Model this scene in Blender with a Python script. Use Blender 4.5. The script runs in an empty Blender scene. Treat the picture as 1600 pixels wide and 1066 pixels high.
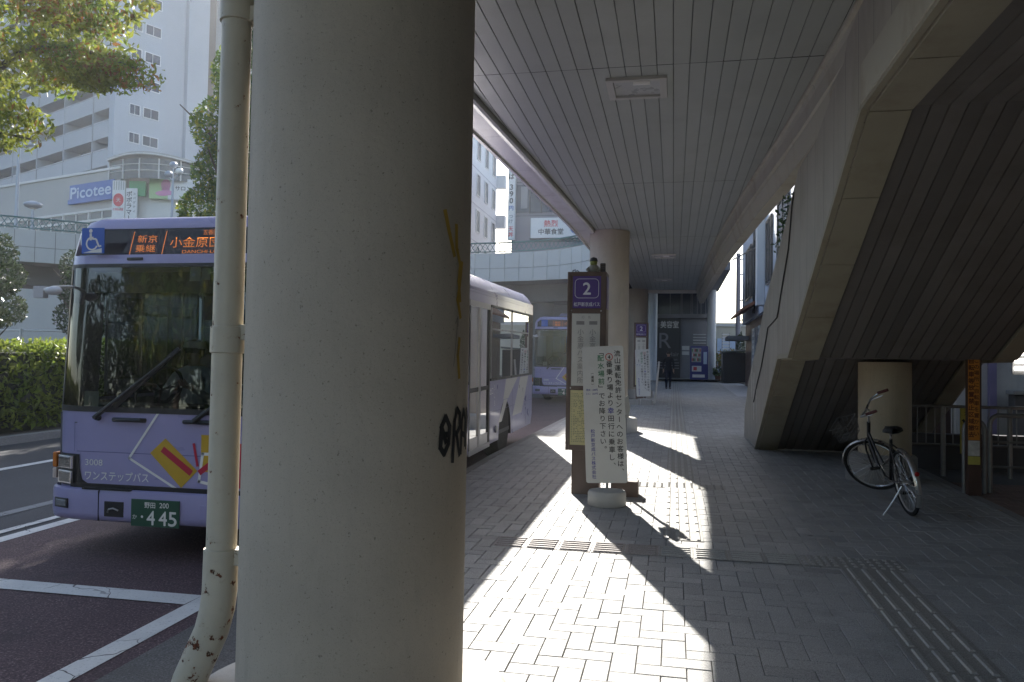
import bpy, math, random
from mathutils import Vector, Matrix
random.seed(7)
C = bpy.context.scene.collection
SC = bpy.context.scene
R = math.radians
PI = math.pi
SLOPE = 0.023

# ------------------------------------------------------------------ camera
cam = bpy.data.objects.new('camera', bpy.data.cameras.new('camera'))
C.objects.link(cam)
SC.camera = cam
cam.data.lens = 28
cam.data.sensor_width = 36
cam.data.clip_end = 3000
cam.data.clip_start = 0.05
EYE = 1.62
_y, _p, _r = math.atan(253 / 1244), R(1.88), R(1.0)
fw = Vector((-math.sin(_y) * math.cos(_p), math.cos(_y) * math.cos(_p), math.sin(_p)))
rt = Vector((math.cos(_y), math.sin(_y), 0))
up = rt.cross(fw)
rt2 = rt * math.cos(_r) + up * math.sin(_r)
up2 = -rt * math.sin(_r) + up * math.cos(_r)
M3 = Matrix((rt2, up2, -fw)).transposed()
cam.matrix_world = Matrix.Translation((0, 0, EYE)) @ M3.to_4x4()

# ------------------------------------------------------------------ light
SUN_EL, SUN_AZ = R(28.4), R(-17.75)
w = bpy.data.worlds.new('World')
SC.world = w
w.use_nodes = True
nt = w.node_tree
sky = nt.nodes.new('ShaderNodeTexSky')
sky.sky_type = 'NISHITA'
sky.sun_disc = False
sky.sun_elevation = SUN_EL
sky.sun_rotation = SUN_AZ
sky.dust_density = 1.5
nt.links.new(sky.outputs[0], nt.nodes['Background'].inputs[0])
nt.nodes['Background'].inputs[1].default_value = 0.10
sd = Vector((math.sin(SUN_AZ) * math.cos(SUN_EL), math.cos(SUN_AZ) * math.cos(SUN_EL), math.sin(SUN_EL)))
sl = bpy.data.lights.new('sun', 'SUN')
sl.energy = 5.0
sl.angle = R(0.5)
sl.color = (1.0, 0.95, 0.87)
so = bpy.data.objects.new('sun', sl)
C.objects.link(so)
so.rotation_euler = sd.to_track_quat('Z', 'Y').to_euler()
so.location = (-10, 30, 40)
SC.view_settings.view_transform = 'Standard'
SC.view_settings.look = 'None'
SC.view_settings.exposure = 1.62
SC.view_settings.gamma = 1.0
SC.cycles.max_bounces = 9
SC.cycles.diffuse_bounces = 5
SC.cycles.glossy_bounces = 4
SC.cycles.transparent_max_bounces = 16
SC.cycles.caustics_reflective = False
SC.cycles.caustics_refractive = False
SC.cycles.sample_clamp_indirect = 6


def G(y):                      # sidewalk level: the street climbs gently away from the camera
    return SLOPE * max(-60, min(46, y))


def RD(y):                     # roadway level
    return G(y) - 0.15


# ------------------------------------------------------------------ materials
MATS = {}


def _new(name):
    m = bpy.data.materials.new(name)
    m.use_nodes = True
    n = m.node_tree
    return m, n, n.nodes['Principled BSDF'], n.links


def _math(n, op, a, b=None, c=None):
    q = n.nodes.new('ShaderNodeMath')
    q.operation = op
    for i, v in enumerate((a, b, c)):
        if v is None:
            continue
        if isinstance(v, (int, float)):
            q.inputs[i].default_value = v
        else:
            n.links.new(v, q.inputs[i])
    return q.outputs[0]


def _noise(n, scale, detail=3, rough=.55, vec=None):
    q = n.nodes.new('ShaderNodeTexNoise')
    q.inputs['Scale'].default_value = scale
    q.inputs['Detail'].default_value = detail
    q.inputs['Roughness'].default_value = rough
    if vec is not None:
        n.links.new(vec, q.inputs['Vector'])
    return q.outputs[0]


def _mix(n, fac, a, b):
    q = n.nodes.new('ShaderNodeMix')
    q.data_type = 'RGBA'
    for s, v in ((0, fac), (6, a), (7, b)):
        if isinstance(v, (int, float)):
            q.inputs[s].default_value = v
        elif isinstance(v, (tuple, list)):
            q.inputs[s].default_value = (*v[:3], 1)
        else:
            n.links.new(v, q.inputs[s])
    return q.outputs[2]


def _range(n, v, a, b, c=0., d=1.):
    q = n.nodes.new('ShaderNodeMapRange')
    n.links.new(v, q.inputs[0])
    for i, x in enumerate((a, b, c, d)):
        q.inputs[i + 1].default_value = x
    return q.outputs[0]


def _coord(n, kind='Object', scale=None):
    t = n.nodes.new('ShaderNodeTexCoord').outputs[kind]
    if scale:
        m = n.nodes.new('ShaderNodeMapping')
        m.inputs['Scale'].default_value = scale
        n.links.new(t, m.inputs[0])
        t = m.outputs[0]
    return t


def _bump(n, b, h, strength, dist=.01):
    q = n.nodes.new('ShaderNodeBump')
    q.inputs['Strength'].default_value = strength
    q.inputs['Distance'].default_value = dist
    n.links.new(h, q.inputs['Height'])
    n.links.new(q.outputs[0], b.inputs['Normal'])


def mat(name, col, rough=.6, var=.12, nscale=3., bump=.15, bscale=60., metal=0., coat=0., spec=.5,
        dirt=None, dscale=2., damt=.5, tone=False, stretch=None, attr=None):
    """general surface: colour broken up by noise, a little bump, optional dirt stains"""
    if name in MATS:
        return MATS[name]
    m, n, b, L = _new(name)
    vec = _coord(n, 'Object', stretch)
    f = _noise(n, nscale, 4, .6, vec)
    c = _mix(n, _range(n, f, .3, .7), tuple(x * (1 - var) for x in col), tuple(min(1, x * (1 + var)) for x in col))
    if dirt:
        d = _noise(n, dscale, 6, .65, vec)
        c = _mix(n, _range(n, d, .5, .72, 0, damt), c, dirt)
    if tone:
        a = n.nodes.new('ShaderNodeAttribute')
        a.attribute_name = 'tone'
        c2 = n.nodes.new('ShaderNodeMix')
        c2.data_type = 'RGBA'
        c2.blend_type = 'MULTIPLY'
        c2.inputs[0].default_value = 1
        L.new(c, c2.inputs[6])
        q = n.nodes.new('ShaderNodeCombineColor')
        for i in range(3):
            L.new(a.outputs['Fac'], q.inputs[i])
        L.new(q.outputs[0], c2.inputs[7])
        c = c2.outputs[2]
    L.new(c, b.inputs['Base Color'])
    rr = _range(n, f, .3, .7, max(.02, rough - .08), min(1, rough + .08))
    L.new(rr, b.inputs['Roughness'])
    b.inputs['Metallic'].default_value = metal
    b.inputs['Coat Weight'].default_value = coat
    b.inputs['Coat Roughness'].default_value = .08
    b.inputs['Specular IOR Level'].default_value = spec
    if bump:
        _bump(n, b, _noise(n, bscale, 3, .6, vec), bump, .006)
    MATS[name] = m
    return m


def speckle(name, col, dark, light, scale=120., rough=.8, bump=.5, patch=.18, stain=None, samt=.5, tone=False):
    """asphalt, granite, rough cast: fine grains of darker and lighter stone over slow patches"""
    if name in MATS:
        return MATS[name]
    m, n, b, L = _new(name)
    vec = _coord(n)
    g = _noise(n, scale, 2, .7, vec)
    c = _mix(n, _range(n, g, .38, .5), dark, col)
    c = _mix(n, _range(n, g, .56, .68), c, light)
    p = _noise(n, .8, 5, .6, vec)
    c = _mix(n, _range(n, p, .35, .65, patch, 0), c, tuple(x * .45 for x in col))
    if stain:
        s = _noise(n, 2.7, 6, .7, vec)
        c = _mix(n, _range(n, s, .55, .7, 0, samt), c, stain)
    if tone:
        vo = n.nodes.new('ShaderNodeTexVoronoi')          # trodden gum and oil spots
        vo.inputs['Scale'].default_value = 2.3
        L.new(vec, vo.inputs['Vector'])
        spot = _math(n, 'MULTIPLY', _range(n, vo.outputs['Distance'], .045, .06, .6, 0), _range(n, _noise(n, 1.9, 1, .5, vec), .5, .54))
        c = _mix(n, spot, c, (.05, .048, .045))
        a = n.nodes.new('ShaderNodeAttribute')
        a.attribute_name = 'tone'
        hs = n.nodes.new('ShaderNodeHueSaturation')
        L.new(a.outputs['Fac'], hs.inputs['Value'])
        L.new(c, hs.inputs['Color'])
        c = hs.outputs[0]
    L.new(c, b.inputs['Base Color'])
    b.inputs['Roughness'].default_value = rough
    _bump(n, b, g, bump, .004)
    MATS[name] = m
    return m


def glass(name, tint=(.55, .6, .6), rough=.015, fmul=1.0, col=None):
    if name in MATS:
        return MATS[name]
    m = bpy.data.materials.new(name)
    m.use_nodes = True
    n = m.node_tree
    n.nodes.remove(n.nodes['Principled BSDF'])
    fr = n.nodes.new('ShaderNodeFresnel')
    fr.inputs[0].default_value = 1.52
    f = _math(n, 'MULTIPLY', fr.outputs[0], fmul)
    f = _math(n, 'MINIMUM', f, 1.0)
    tr = n.nodes.new('ShaderNodeBsdfTransparent')
    tr.inputs[0].default_value = (*tint, 1)
    gl = n.nodes.new('ShaderNodeBsdfGlossy')
    gl.inputs['Roughness'].default_value = rough
    mx = n.nodes.new('ShaderNodeMixShader')
    n.links.new(f, mx.inputs[0])
    n.links.new(tr.outputs[0], mx.inputs[1])
    n.links.new(gl.outputs[0], mx.inputs[2])
    n.links.new(mx.outputs[0], n.nodes['Material Output'].inputs[0])
    MATS[name] = m
    return m


def emit(name, col, strength):
    if name in MATS:
        return MATS[name]
    m, n, b, L = _new(name)
    b.inputs['Base Color'].default_value = (*[x * .3 for x in col], 1)
    b.inputs['Emission Color'].default_value = (*col, 1)
    b.inputs['Emission Strength'].default_value = strength
    MATS[name] = m
    return m


def leafmat(name, c1, c2, trans=.35, rough=.5):
    if name in MATS:
        return MATS[name]
    m, n, b, L = _new(name)
    vec = _coord(n)
    f = _noise(n, 1.3, 3, .6, vec)
    a = n.nodes.new('ShaderNodeAttribute')
    a.attribute_name = 'tone'
    c = _mix(n, _range(n, f, .35, .65), c1, c2)
    hs = n.nodes.new('ShaderNodeHueSaturation')
    L.new(a.outputs['Fac'], hs.inputs['Value'])
    L.new(c, hs.inputs['Color'])
    c = hs.outputs[0]
    L.new(c, b.inputs['Base Color'])
    b.inputs['Roughness'].default_value = rough
    t = n.nodes.new('ShaderNodeBsdfTranslucent')
    L.new(c, t.inputs[0])
    mx = n.nodes.new('ShaderNodeMixShader')
    mx.inputs[0].default_value = trans
    L.new(b.outputs[0], mx.inputs[1])
    L.new(t.outputs[0], mx.inputs[2])
    L.new(mx.outputs[0], n.nodes['Material Output'].inputs[0])
    MATS[name] = m
    return m


def cracked_paint(name, col, crack=(.06, .055, .055), scale=3.0, width=.012, amount=.5):
    if name in MATS:
        return MATS[name]
    m, n, b, L = _new(name)
    vec = _coord(n)
    v = n.nodes.new('ShaderNodeTexVoronoi')
    v.feature = 'DISTANCE_TO_EDGE'
    v.inputs['Scale'].default_value = scale
    nz = n.nodes.new('ShaderNodeTexNoise')
    nz.inputs['Scale'].default_value = 5
    L.new(vec, nz.inputs['Vector'])
    add = n.nodes.new('ShaderNodeMix')
    add.data_type = 'RGBA'
    add.inputs[0].default_value = .12
    L.new(vec, add.inputs[6])
    L.new(nz.outputs[1], add.inputs[7])
    L.new(add.outputs[2], v.inputs['Vector'])
    e = _range(n, v.outputs['Distance'], width * .4, width, 1, 0)
    e = _math(n, 'MULTIPLY', e, _range(n, _noise(n, 1.7, 2, .5, vec), .42, .52))
    wear = _range(n, _noise(n, 45, 4, .75, vec), .56, .66, 0, amount)
    c = _mix(n, _range(n, _noise(n, 2, 5, .6, vec), .3, .7), tuple(x * .8 for x in col), col)
    c = _mix(n, wear, c, tuple(x * .35 for x in col))
    c = _mix(n, e, c, crack)
    L.new(c, b.inputs['Base Color'])
    b.inputs['Roughness'].default_value = .75
    _bump(n, b, _noise(n, 90, 3, .6, vec), .4, .004)
    MATS[name] = m
    return m


def rusty(name, col, zlo, zhi):
    """cream paint that has flaked to rust, most of all low down the pipe"""
    if name in MATS:
        return MATS[name]
    m, n, b, L = _new(name)
    vec = _coord(n)
    sep = n.nodes.new('ShaderNodeSeparateXYZ')
    L.new(vec, sep.inputs[0])
    low = _range(n, sep.outputs[2], zlo, zhi, .17, 0)
    s = _math(n, 'ADD', _noise(n, 21, 5, .68, vec), low)
    rust = _range(n, s, .655, .675)
    c = _mix(n, _range(n, _noise(n, 4, 4, .6, vec), .3, .7), tuple(x * .85 for x in col), col)
    rc = _mix(n, _range(n, _noise(n, 40, 3, .6, vec), .4, .6), (.06, .025, .015), (.20, .06, .025))
    edge = _range(n, s, .60, .66, 0, .35)
    c = _mix(n, edge, c, (.42, .33, .2))
    c = _mix(n, rust, c, rc)
    L.new(c, b.inputs['Base Color'])
    L.new(_range(n, rust, 0, 1, .45, .9), b.inputs['Roughness'])
    _bump(n, b, _range(n, s, .6, .68, 1, 0), .5, .004)
    MATS[name] = m
    return m


def pitted(name, col, scale=55., pit=.5, warm=None, streak=.0):
    """painted rough cast with little dark pits and rain streaks"""
    if name in MATS:
        return MATS[name]
    m, n, b, L = _new(name)
    vec = _coord(n)
    g = _noise(n, scale, 3, .6, vec)
    pits = _range(n, g, .655, .70, 0, pit)
    blot = _noise(n, 1.6, 6, .62, vec)
    c = _mix(n, _range(n, blot, .3, .7), tuple(x * .86 for x in col), tuple(x * 1.08 for x in col))
    if warm:
        c = _mix(n, _range(n, _noise(n, .55, 3, .5, vec), .42, .62, 0, .6), c, warm)
    if streak:
        s = _noise(n, 3.2, 5, .65, _coord(n, 'Object', (3, 3, .25)))
        c = _mix(n, _range(n, s, .5, .72, 0, streak), c, tuple(x * .45 for x in col))
    c = _mix(n, pits, c, tuple(x * .3 for x in col))
    fine = _range(n, _noise(n, scale * 2.6, 2, .6, vec), .56, .68, 0, pit * .5)
    c = _mix(n, fine, c, tuple(x * .5 for x in col))
    scuff = _range(n, _noise(n, 5, 6, .75, _coord(n, 'Object', (1, 1, .35))), .58, .74, 0, .3)
    c = _mix(n, scuff, c, tuple(x * .55 for x in col))
    L.new(c, b.inputs['Base Color'])
    b.inputs['Roughness'].default_value = .72
    h = _math(n, 'SUBTRACT', _noise(n, 25, 4, .6, vec), pits)
    _bump(n, b, h, .35, .006)
    MATS[name] = m
    return m


def ribbed(name, col, axis=1, pitch=.45, width=.02, rough=.55, line=.35, var=.1, dirt=None, damt=.4, coat=0):
    """sheet cladding with joints at a regular pitch along one object axis"""
    if name in MATS:
        return MATS[name]
    m, n, b, L = _new(name)
    vec = _coord(n)
    sep = n.nodes.new('ShaderNodeSeparateXYZ')
    L.new(vec, sep.inputs[0])
    fr = _math(n, 'FRACT', _math(n, 'DIVIDE', sep.outputs[axis], pitch))
    ln = _math(n, 'LESS_THAN', fr, width / pitch)
    c = _mix(n, _range(n, _noise(n, 1.5, 5, .6, vec), .3, .7), tuple(x * (1 - var) for x in col), tuple(x * (1 + var) for x in col))
    if dirt:
        s = _noise(n, 2.5, 5, .65, _coord(n, 'Object', (1.2, 1.2, .3)))
        c = _mix(n, _range(n, s, .48, .7, 0, damt), c, dirt)
    c = _mix(n, ln, c, tuple(x * line for x in col))
    L.new(c, b.inputs['Base Color'])
    b.inputs['Roughness'].default_value = rough
    b.inputs['Coat Weight'].default_value = coat
    _bump(n, b, _math(n, 'SUBTRACT', 1.0, ln), .6, .006)
    MATS[name] = m
    return m


# ------------------------------------------------------------------ mesh builder
_GL = {}


def glyph(body):
    k = body
    if k not in _GL:
        cu = bpy.data.curves.new('g', 'FONT')
        cu.body = body
        cu.size = 1
        o = bpy.data.objects.new('g', cu)
        C.objects.link(o)
        dg = bpy.context.evaluated_depsgraph_get()
        me = bpy.data.meshes.new_from_object(o.evaluated_get(dg))
        _GL[k] = ([(v.co.x, v.co.y) for v in me.vertices], [tuple(p.vertices) for p in me.polygons])
        bpy.data.objects.remove(o)
        bpy.data.curves.remove(cu)
        bpy.data.meshes.remove(me)
    return _GL[k]


class MB:
    def __init__(s, o=(0, 0, 0)):
        s.v, s.f, s.m, s.t, s.mats = [], [], [], [], []
        s.o = Vector(o)

    def mi(s, m):
        if m not in s.mats:
            s.mats.append(m)
        return s.mats.index(m)

    def face(s, pts, m, t=1.0):
        i = len(s.v)
        s.v += [Vector(p) for p in pts]
        s.f.append(tuple(range(i, i + len(pts))))
        s.m.append(s.mi(m))
        s.t.append(t)

    def shell(s, pts, faces, m, t=1.0):
        i = len(s.v)
        s.v += [Vector(p) for p in pts]
        k = s.mi(m)
        for f in faces:
            s.f.append(tuple(i + a for a in f))
            s.m.append(k)
            s.t.append(t)

    def box(s, x0, x1, y0, y1, z0, z1, m, t=1.0):
        p = [(x, y, z) for z in (z0, z1) for y in (y0, y1) for x in (x0, x1)]
        s.shell(p, [(0, 2, 3, 1), (4, 5, 7, 6), (0, 1, 5, 4), (2, 6, 7, 3), (0, 4, 6, 2), (1, 3, 7, 5)], m, t)

    def obox(s, c, ax, half, m, t=1.0):
        """oriented box: centre, three axes, half sizes"""
        c = Vector(c)
        a = [Vector(q).normalized() * h for q, h in zip(ax, half)]
        p = [c + a[0] * i + a[1] * j + a[2] * k for k in (-1, 1) for j in (-1, 1) for i in (-1, 1)]
        s.shell(p, [(0, 2, 3, 1), (4, 5, 7, 6), (0, 1, 5, 4), (2, 6, 7, 3), (0, 4, 6, 2), (1, 3, 7, 5)], m, t)

    def beam(s, p, q, wd, ht, m, upv=(0, 0, 1)):
        p, q = Vector(p), Vector(q)
        d = (q - p)
        L = d.length
        d.normalize()
        u = Vector(upv)
        sx = d.cross(u)
        if sx.length < 1e-4:
            sx = d.cross(Vector((1, 0, 0)))
        sx.normalize()
        u = sx.cross(d)
        s.obox((p + q) / 2, (d, sx, u), (L / 2, wd / 2, ht / 2), m)

    def prism(s, poly, axis, a0, a1, m):
        """poly in the two other axes (in cyclic xyz order left out axis)"""
        def P(q, a):
            return {'x': (a, q[0], q[1]), 'y': (q[0], a, q[1]), 'z': (q[0], q[1], a)}[axis]
        n = len(poly)
        pts = [P(q, a0) for q in poly] + [P(q, a1) for q in poly]
        fs = [tuple(range(n))[::-1], tuple(range(n, 2 * n))]
        fs += [(i, (i + 1) % n, n + (i + 1) % n, n + i) for i in range(n)]
        s.shell(pts, fs, m)

    def tube(s, path, r, m, n=8, closed=False, caps=True):
        path = [Vector(p) for p in path]
        k = len(path)
        rs = r if isinstance(r, (list, tuple)) else [r] * k
        pts, prev = [], None
        for i, p in enumerate(path):
            if closed:
                d = path[(i + 1) % k] - path[i - 1]
            else:
                d = path[min(i + 1, k - 1)] - path[max(i - 1, 0)]
            d.normalize()
            if prev is None:
                a = Vector((0, 0, 1)) if abs(d.z) < .9 else Vector((1, 0, 0))
                u = d.cross(a).normalized()
            else:
                u = (prev - d * prev.dot(d)).normalized()
            prev = u
            vv = d.cross(u)
            pts += [p + (u * math.cos(2 * PI * j / n) + vv * math.sin(2 * PI * j / n)) * rs[i] for j in range(n)]
        fs = []
        for i in range(k if closed else k - 1):
            a, b = i * n, ((i + 1) % k) * n
            fs += [(a + j, a + (j + 1) % n, b + (j + 1) % n, b + j) for j in range(n)]
        if caps and not closed:
            fs += [tuple(range(n))[::-1], tuple(range((k - 1) * n, k * n))]
        s.shell(pts, fs, m)

    def lathe(s, c, prof, m, n=32, axis='z'):
        c = Vector(c)
        pts, fs = [], []
        for r, h in prof:
            for j in range(n):
                a = 2 * PI * j / n
                e = {'z': (r * math.cos(a), r * math.sin(a), h), 'x': (h, r * math.cos(a), r * math.sin(a)),
                     'y': (r * math.cos(a), h, r * math.sin(a))}[axis]
                pts.append(c + Vector(e))
        for i in range(len(prof) - 1):
            fs += [(i * n + j, i * n + (j + 1) % n, (i + 1) * n + (j + 1) % n, (i + 1) * n + j) for j in range(n)]
        if prof[0][0] > 1e-6:
            fs.append(tuple(range(n))[::-1])
        if prof[-1][0] > 1e-6:
            fs.append(tuple(range((len(prof) - 1) * n, len(prof) * n)))
        s.shell(pts, fs, m)

    def ball(s, c, rx, ry, rz, m, n=14, k=9):
        c = Vector(c)
        pts, fs = [], []
        for i in range(k + 1):
            th = PI * i / k
            for j in range(n):
                a = 2 * PI * j / n
                pts.append(c + Vector((rx * math.sin(th) * math.cos(a), ry * math.sin(th) * math.sin(a), rz * math.cos(th))))
        for i in range(k):
            fs += [(i * n + j, (i + 1) * n + j, (i + 1) * n + (j + 1) % n, i * n + (j + 1) % n) for j in range(n)]
        s.shell(pts, fs, m)

    def text(s, body, org, u, v, size, m, align='C', bold=0.0, wid=None):
        """flat lettering: org + u*x + v*y; wid squeezes it to a given width"""
        vs, fs = glyph(body)
        if not vs:
            return
        x0, x1 = min(p[0] for p in vs), max(p[0] for p in vs)
        kx = wid / ((x1 - x0) * size) if wid else 1
        off = {'C': (x0 + x1) / 2, 'L': x0, 'R': x1}[align]
        org, u, v = Vector(org), Vector(u), Vector(v)
        s._ink([((x - off) * size * kx, y * size) for x, y in vs], fs, org, u, v, bold * size, m)

    def _ink(s, pts, fs, org, u, v, b, m):
        """one layer of ink, or for bold strokes a few shifted layers, each a hair above the last"""
        nrm = u.cross(v).normalized()
        for k, (dx, dy) in enumerate(((0, 0), (1, 0), (-1, 0), (0, 1), (0, -1)) if b else ((0, 0),)):
            s.shell([org + u * (x + dx * b) + v * (y + dy * b) + nrm * (k * .00012) for x, y in pts], fs, m)

    def vtext(s, body, org, u, v, size, step, m, bold=0.0):
        """vertical Japanese lettering, org = top centre of the column"""
        org, u, v = Vector(org), Vector(u), Vector(v)
        y = -size * .88
        for ch in body:
            vs, fs = glyph(ch)
            if vs:
                if ch in 'ー「」（）〜':
                    cx = (min(p[0] for p in vs) + max(p[0] for p in vs)) / 2
                    cy = (min(p[1] for p in vs) + max(p[1] for p in vs)) / 2
                    if ch in '「」':
                        cy = .38
                    if ch == '「':
                        cx -= .3
                    if ch == '」':
                        cx += .3
                    pts = [((py - cy), -(px - cx) + .38) for px, py in vs]
                else:
                    cx = (min(p[0] for p in vs) + max(p[0] for p in vs)) / 2
                    dx, dy = (.32, .5) if ch in '、。' else (0, 0)
                    pts = [(px - cx + dx, py + dy) for px, py in vs]
                s._ink([(px * size, y + py * size) for px, py in pts], fs, org, u, v, bold * size, m)
            y -= step

    def build(s, name, parent=None, smooth=False, bevel=0., angle=40, tone=False, loc=None):
        me = bpy.data.meshes.new(name)
        me.from_pydata([tuple(p - s.o) for p in s.v], [], s.f)
        for q in s.mats:
            me.materials.append(q)
        me.polygons.foreach_set('material_index', s.m)
        if tone:
            a = me.attributes.new('tone', 'FLOAT', 'FACE')
            a.data.foreach_set('value', s.t)
        if smooth:
            me.polygons.foreach_set('use_smooth', [True] * len(s.f))
        me.update()
        if smooth:
            import bmesh
            bm = bmesh.new()
            bm.from_mesh(me)
            bmesh.ops.remove_doubles(bm, verts=bm.verts, dist=1e-5)
            bm.to_mesh(me)
            bm.free()
            me.set_sharp_from_angle(angle=R(angle))
        ob = bpy.data.objects.new(name, me)
        C.objects.link(ob)
        if parent:
            ob.parent = parent
        if loc is not None:
            ob.location = loc
        if bevel:
            b = ob.modifiers.new('bevel', 'BEVEL')
            b.width = bevel
            b.segments = 2
            b.limit_method = 'ANGLE'
            b.angle_limit = R(50)
        return ob


def tag(o, label=None, cat=None, group=None, kind=None):
    if label:
        o['label'] = label
    if cat:
        o['category'] = cat
    if group:
        o['group'] = group
    if kind:
        o['kind'] = kind
    return o


def thing(name, label, cat, loc=(0, 0, 0), rotz=0., group=None):
    o = bpy.data.objects.new(name, None)
    C.objects.link(o)
    o.location = loc
    o.rotation_euler = (0, 0, rotz)
    o.empty_display_size = .2
    return tag(o, label, cat, group)


def struct(o):
    o['kind'] = 'structure'
    o['label'] = o.name.replace('_', ' ')
    return o


def dup(root, loc, rot=None, label=None, group=None):
    r = root.copy()
    C.objects.link(r)
    r.location = loc
    if rot is not None:
        r.rotation_euler = rot
    if label:
        r['label'] = label
    if group:
        r['group'] = group
    for ch in list(root.children):
        c = ch.copy()
        C.objects.link(c)
        c.parent = r
        for g in list(ch.children):
            d = g.copy()
            C.objects.link(d)
            d.parent = c
    return r


def skin(verts, edges, radii, root, level=2):
    """one continuous body surface grown round a skeleton"""
    me = bpy.data.meshes.new('b')
    me.from_pydata(verts, edges, [])
    ob = bpy.data.objects.new('b', me)
    C.objects.link(ob)
    ob.modifiers.new('s', 'SKIN')
    sv = me.skin_vertices[0].data
    for i, r in enumerate(radii):
        sv[i].radius = r if isinstance(r, tuple) else (r, r)
        sv[i].use_root = (i == root)
    ss = ob.modifiers.new('d', 'SUBSURF')
    ss.levels = ss.render_levels = level
    dg = bpy.context.evaluated_depsgraph_get()
    out = bpy.data.meshes.new_from_object(ob.evaluated_get(dg))
    bpy.data.objects.remove(ob)
    out.polygons.foreach_set('use_smooth', [True] * len(out.polygons))
    return out


def lerp(a, b, t):
    return a + (b - a) * t


def interp(pts, y):
    if y <= pts[0][0]:
        return pts[0][1]
    for (a, b), (c, d) in zip(pts, pts[1:]):
        if y <= c:
            return lerp(b, d, (y - a) / (c - a))
    return pts[-1][1]
# ------------------------------------------------------------------ ground, road, sidewalk
M_ASPH = speckle('asphalt', (.062, .064, .072), (.03, .03, .035), (.13, .13, .14), 150, .85, .5, .3)
M_BAY = speckle('red_asphalt', (.115, .070, .076), (.045, .03, .033), (.29, .21, .22), 75, .85, .8, .45,
                stain=(.035, .03, .03), samt=.55)
M_GUT = speckle('gutter_concrete', (.15, .145, .14), (.09, .085, .08), (.24, .23, .22), 90, .85, .4, .35,
                stain=(.07, .06, .055), samt=.6)
M_KERB = speckle('kerb_granite', (.32, .31, .29), (.18, .17, .16), (.45, .44, .42), 90, .8, .4, .3)
M_PAVE = speckle('paver', (.40, .40, .395), (.23, .23, .225), (.54, .54, .53), 160, .7, .35, .2,
                 stain=(.20, .195, .185), samt=.45, tone=True)
M_JOINT = speckle('joint_sand', (.15, .145, .135), (.09, .085, .08), (.22, .21, .2), 200, .95, .3, .3)
M_TACT = speckle('tactile_block', (.32, .315, .29), (.2, .19, .18), (.43, .42, .39), 150, .7, .3, .25)
M_TBAR = speckle('tactile_bar', (.40, .395, .375), (.28, .27, .26), (.5, .49, .47), 150, .6, .2, .2)
M_TACTB = speckle('tactile_brown', (.355, .32, .305), (.24, .21, .2), (.46, .42, .4), 150, .7, .3, .25)
M_WLINE = cracked_paint('road_paint', (.72, .72, .70), scale=2.6)
M_BRICK = speckle('brick_paver', (.24, .16, .13), (.13, .09, .075), (.34, .25, .21), 130, .85, .4, .35, tone=True)
M_CONC = pitted('concrete', (.34, .335, .32), 60, .4, None, .25)


def strip(name, xs, m, dz, y0, y1, step=1.0, base=G):
    """sheet following the street's slope; xs(y) -> (x left, x right)"""
    mb = MB()
    y = y0
    while y < y1 - 1e-6:
        q = min(y + step, y1)
        a, b = xs(y), xs(q)
        mb.face([(a[0], y, base(y) + dz), (a[1], y, base(y) + dz), (b[1], q, base(q) + dz), (b[0], q, base(q) + dz)], m)
        y = q
    return struct(mb.build(name))


mb = MB()
for y0, y1 in ((-60, 46), (46, 1500)):
    mb.face([(-1200, y0, RD(y0)), (1200, y0, RD(y0)), (1200, y1, RD(y1)), (-1200, y1, RD(y1))], M_ASPH)
struct(mb.build('road'))

KX = [(4.2, -1.82), (5.6, -2.6), (12, -2.62), (20, -2.4), (26, -2.06), (46, -1.9)]        # kerb line


def kx(y):
    return interp(KX, y)


strip('bus_bay', lambda y: (-5.82, -2.95 if y < 13 else kx(y) - .4), M_BAY, .004, -12, 46, 2, RD)
strip('gutter', lambda y: (-2.95 if y < 13 else kx(y) - .4, kx(y) - .12), M_GUT, .005, -12, 46, .7, RD)
mb = MB()
y = -12.0
while y < 46:
    a, b = kx(y), kx(y + .6)
    e = .0025
    p = [(a - .13, y + e, RD(y) - .02), (a, y + e, RD(y) - .02), (b, y + .6 - e, RD(y + .6) - .02), (b - .13, y + .6 - e, RD(y + .6) - .02)]
    q = [(a - .11, y + e, G(y) + .004), (a, y + e, G(y) + .004), (b, y + .6 - e, G(y + .6) + .004), (b - .11, y + .6 - e, G(y + .6) + .004)]
    mb.shell(p + q, [(0, 1, 5, 4), (1, 2, 6, 5), (2, 3, 7, 6), (3, 0, 4, 7), (4, 5, 6, 7)], M_KERB)
    y += .6
struct(mb.build('kerb'))

# painted lines on the roadway
mb = MB()


def rline(pts, wd, dz=.009):
    for (xa, ya), (xb, yb) in zip(pts, pts[1:]):
        d = Vector((xb - xa, yb - ya, 0)).normalized()
        s = Vector((-d.y, d.x, 0)) * wd / 2
        n = max(1, int(abs(yb - ya) / 3))
        for i in range(n):
            t0, t1 = i / n, (i + 1) / n
            A = Vector((lerp(xa, xb, t0), lerp(ya, yb, t0), 0))
            B = Vector((lerp(xa, xb, t1), lerp(ya, yb, t1), 0))
            mb.face([(*(A - s)[:2], RD(A.y) + dz), (*(B - s)[:2], RD(B.y) + dz), (*(B + s)[:2], RD(B.y) + dz), (*(A + s)[:2], RD(A.y) + dz)], M_WLINE)


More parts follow.
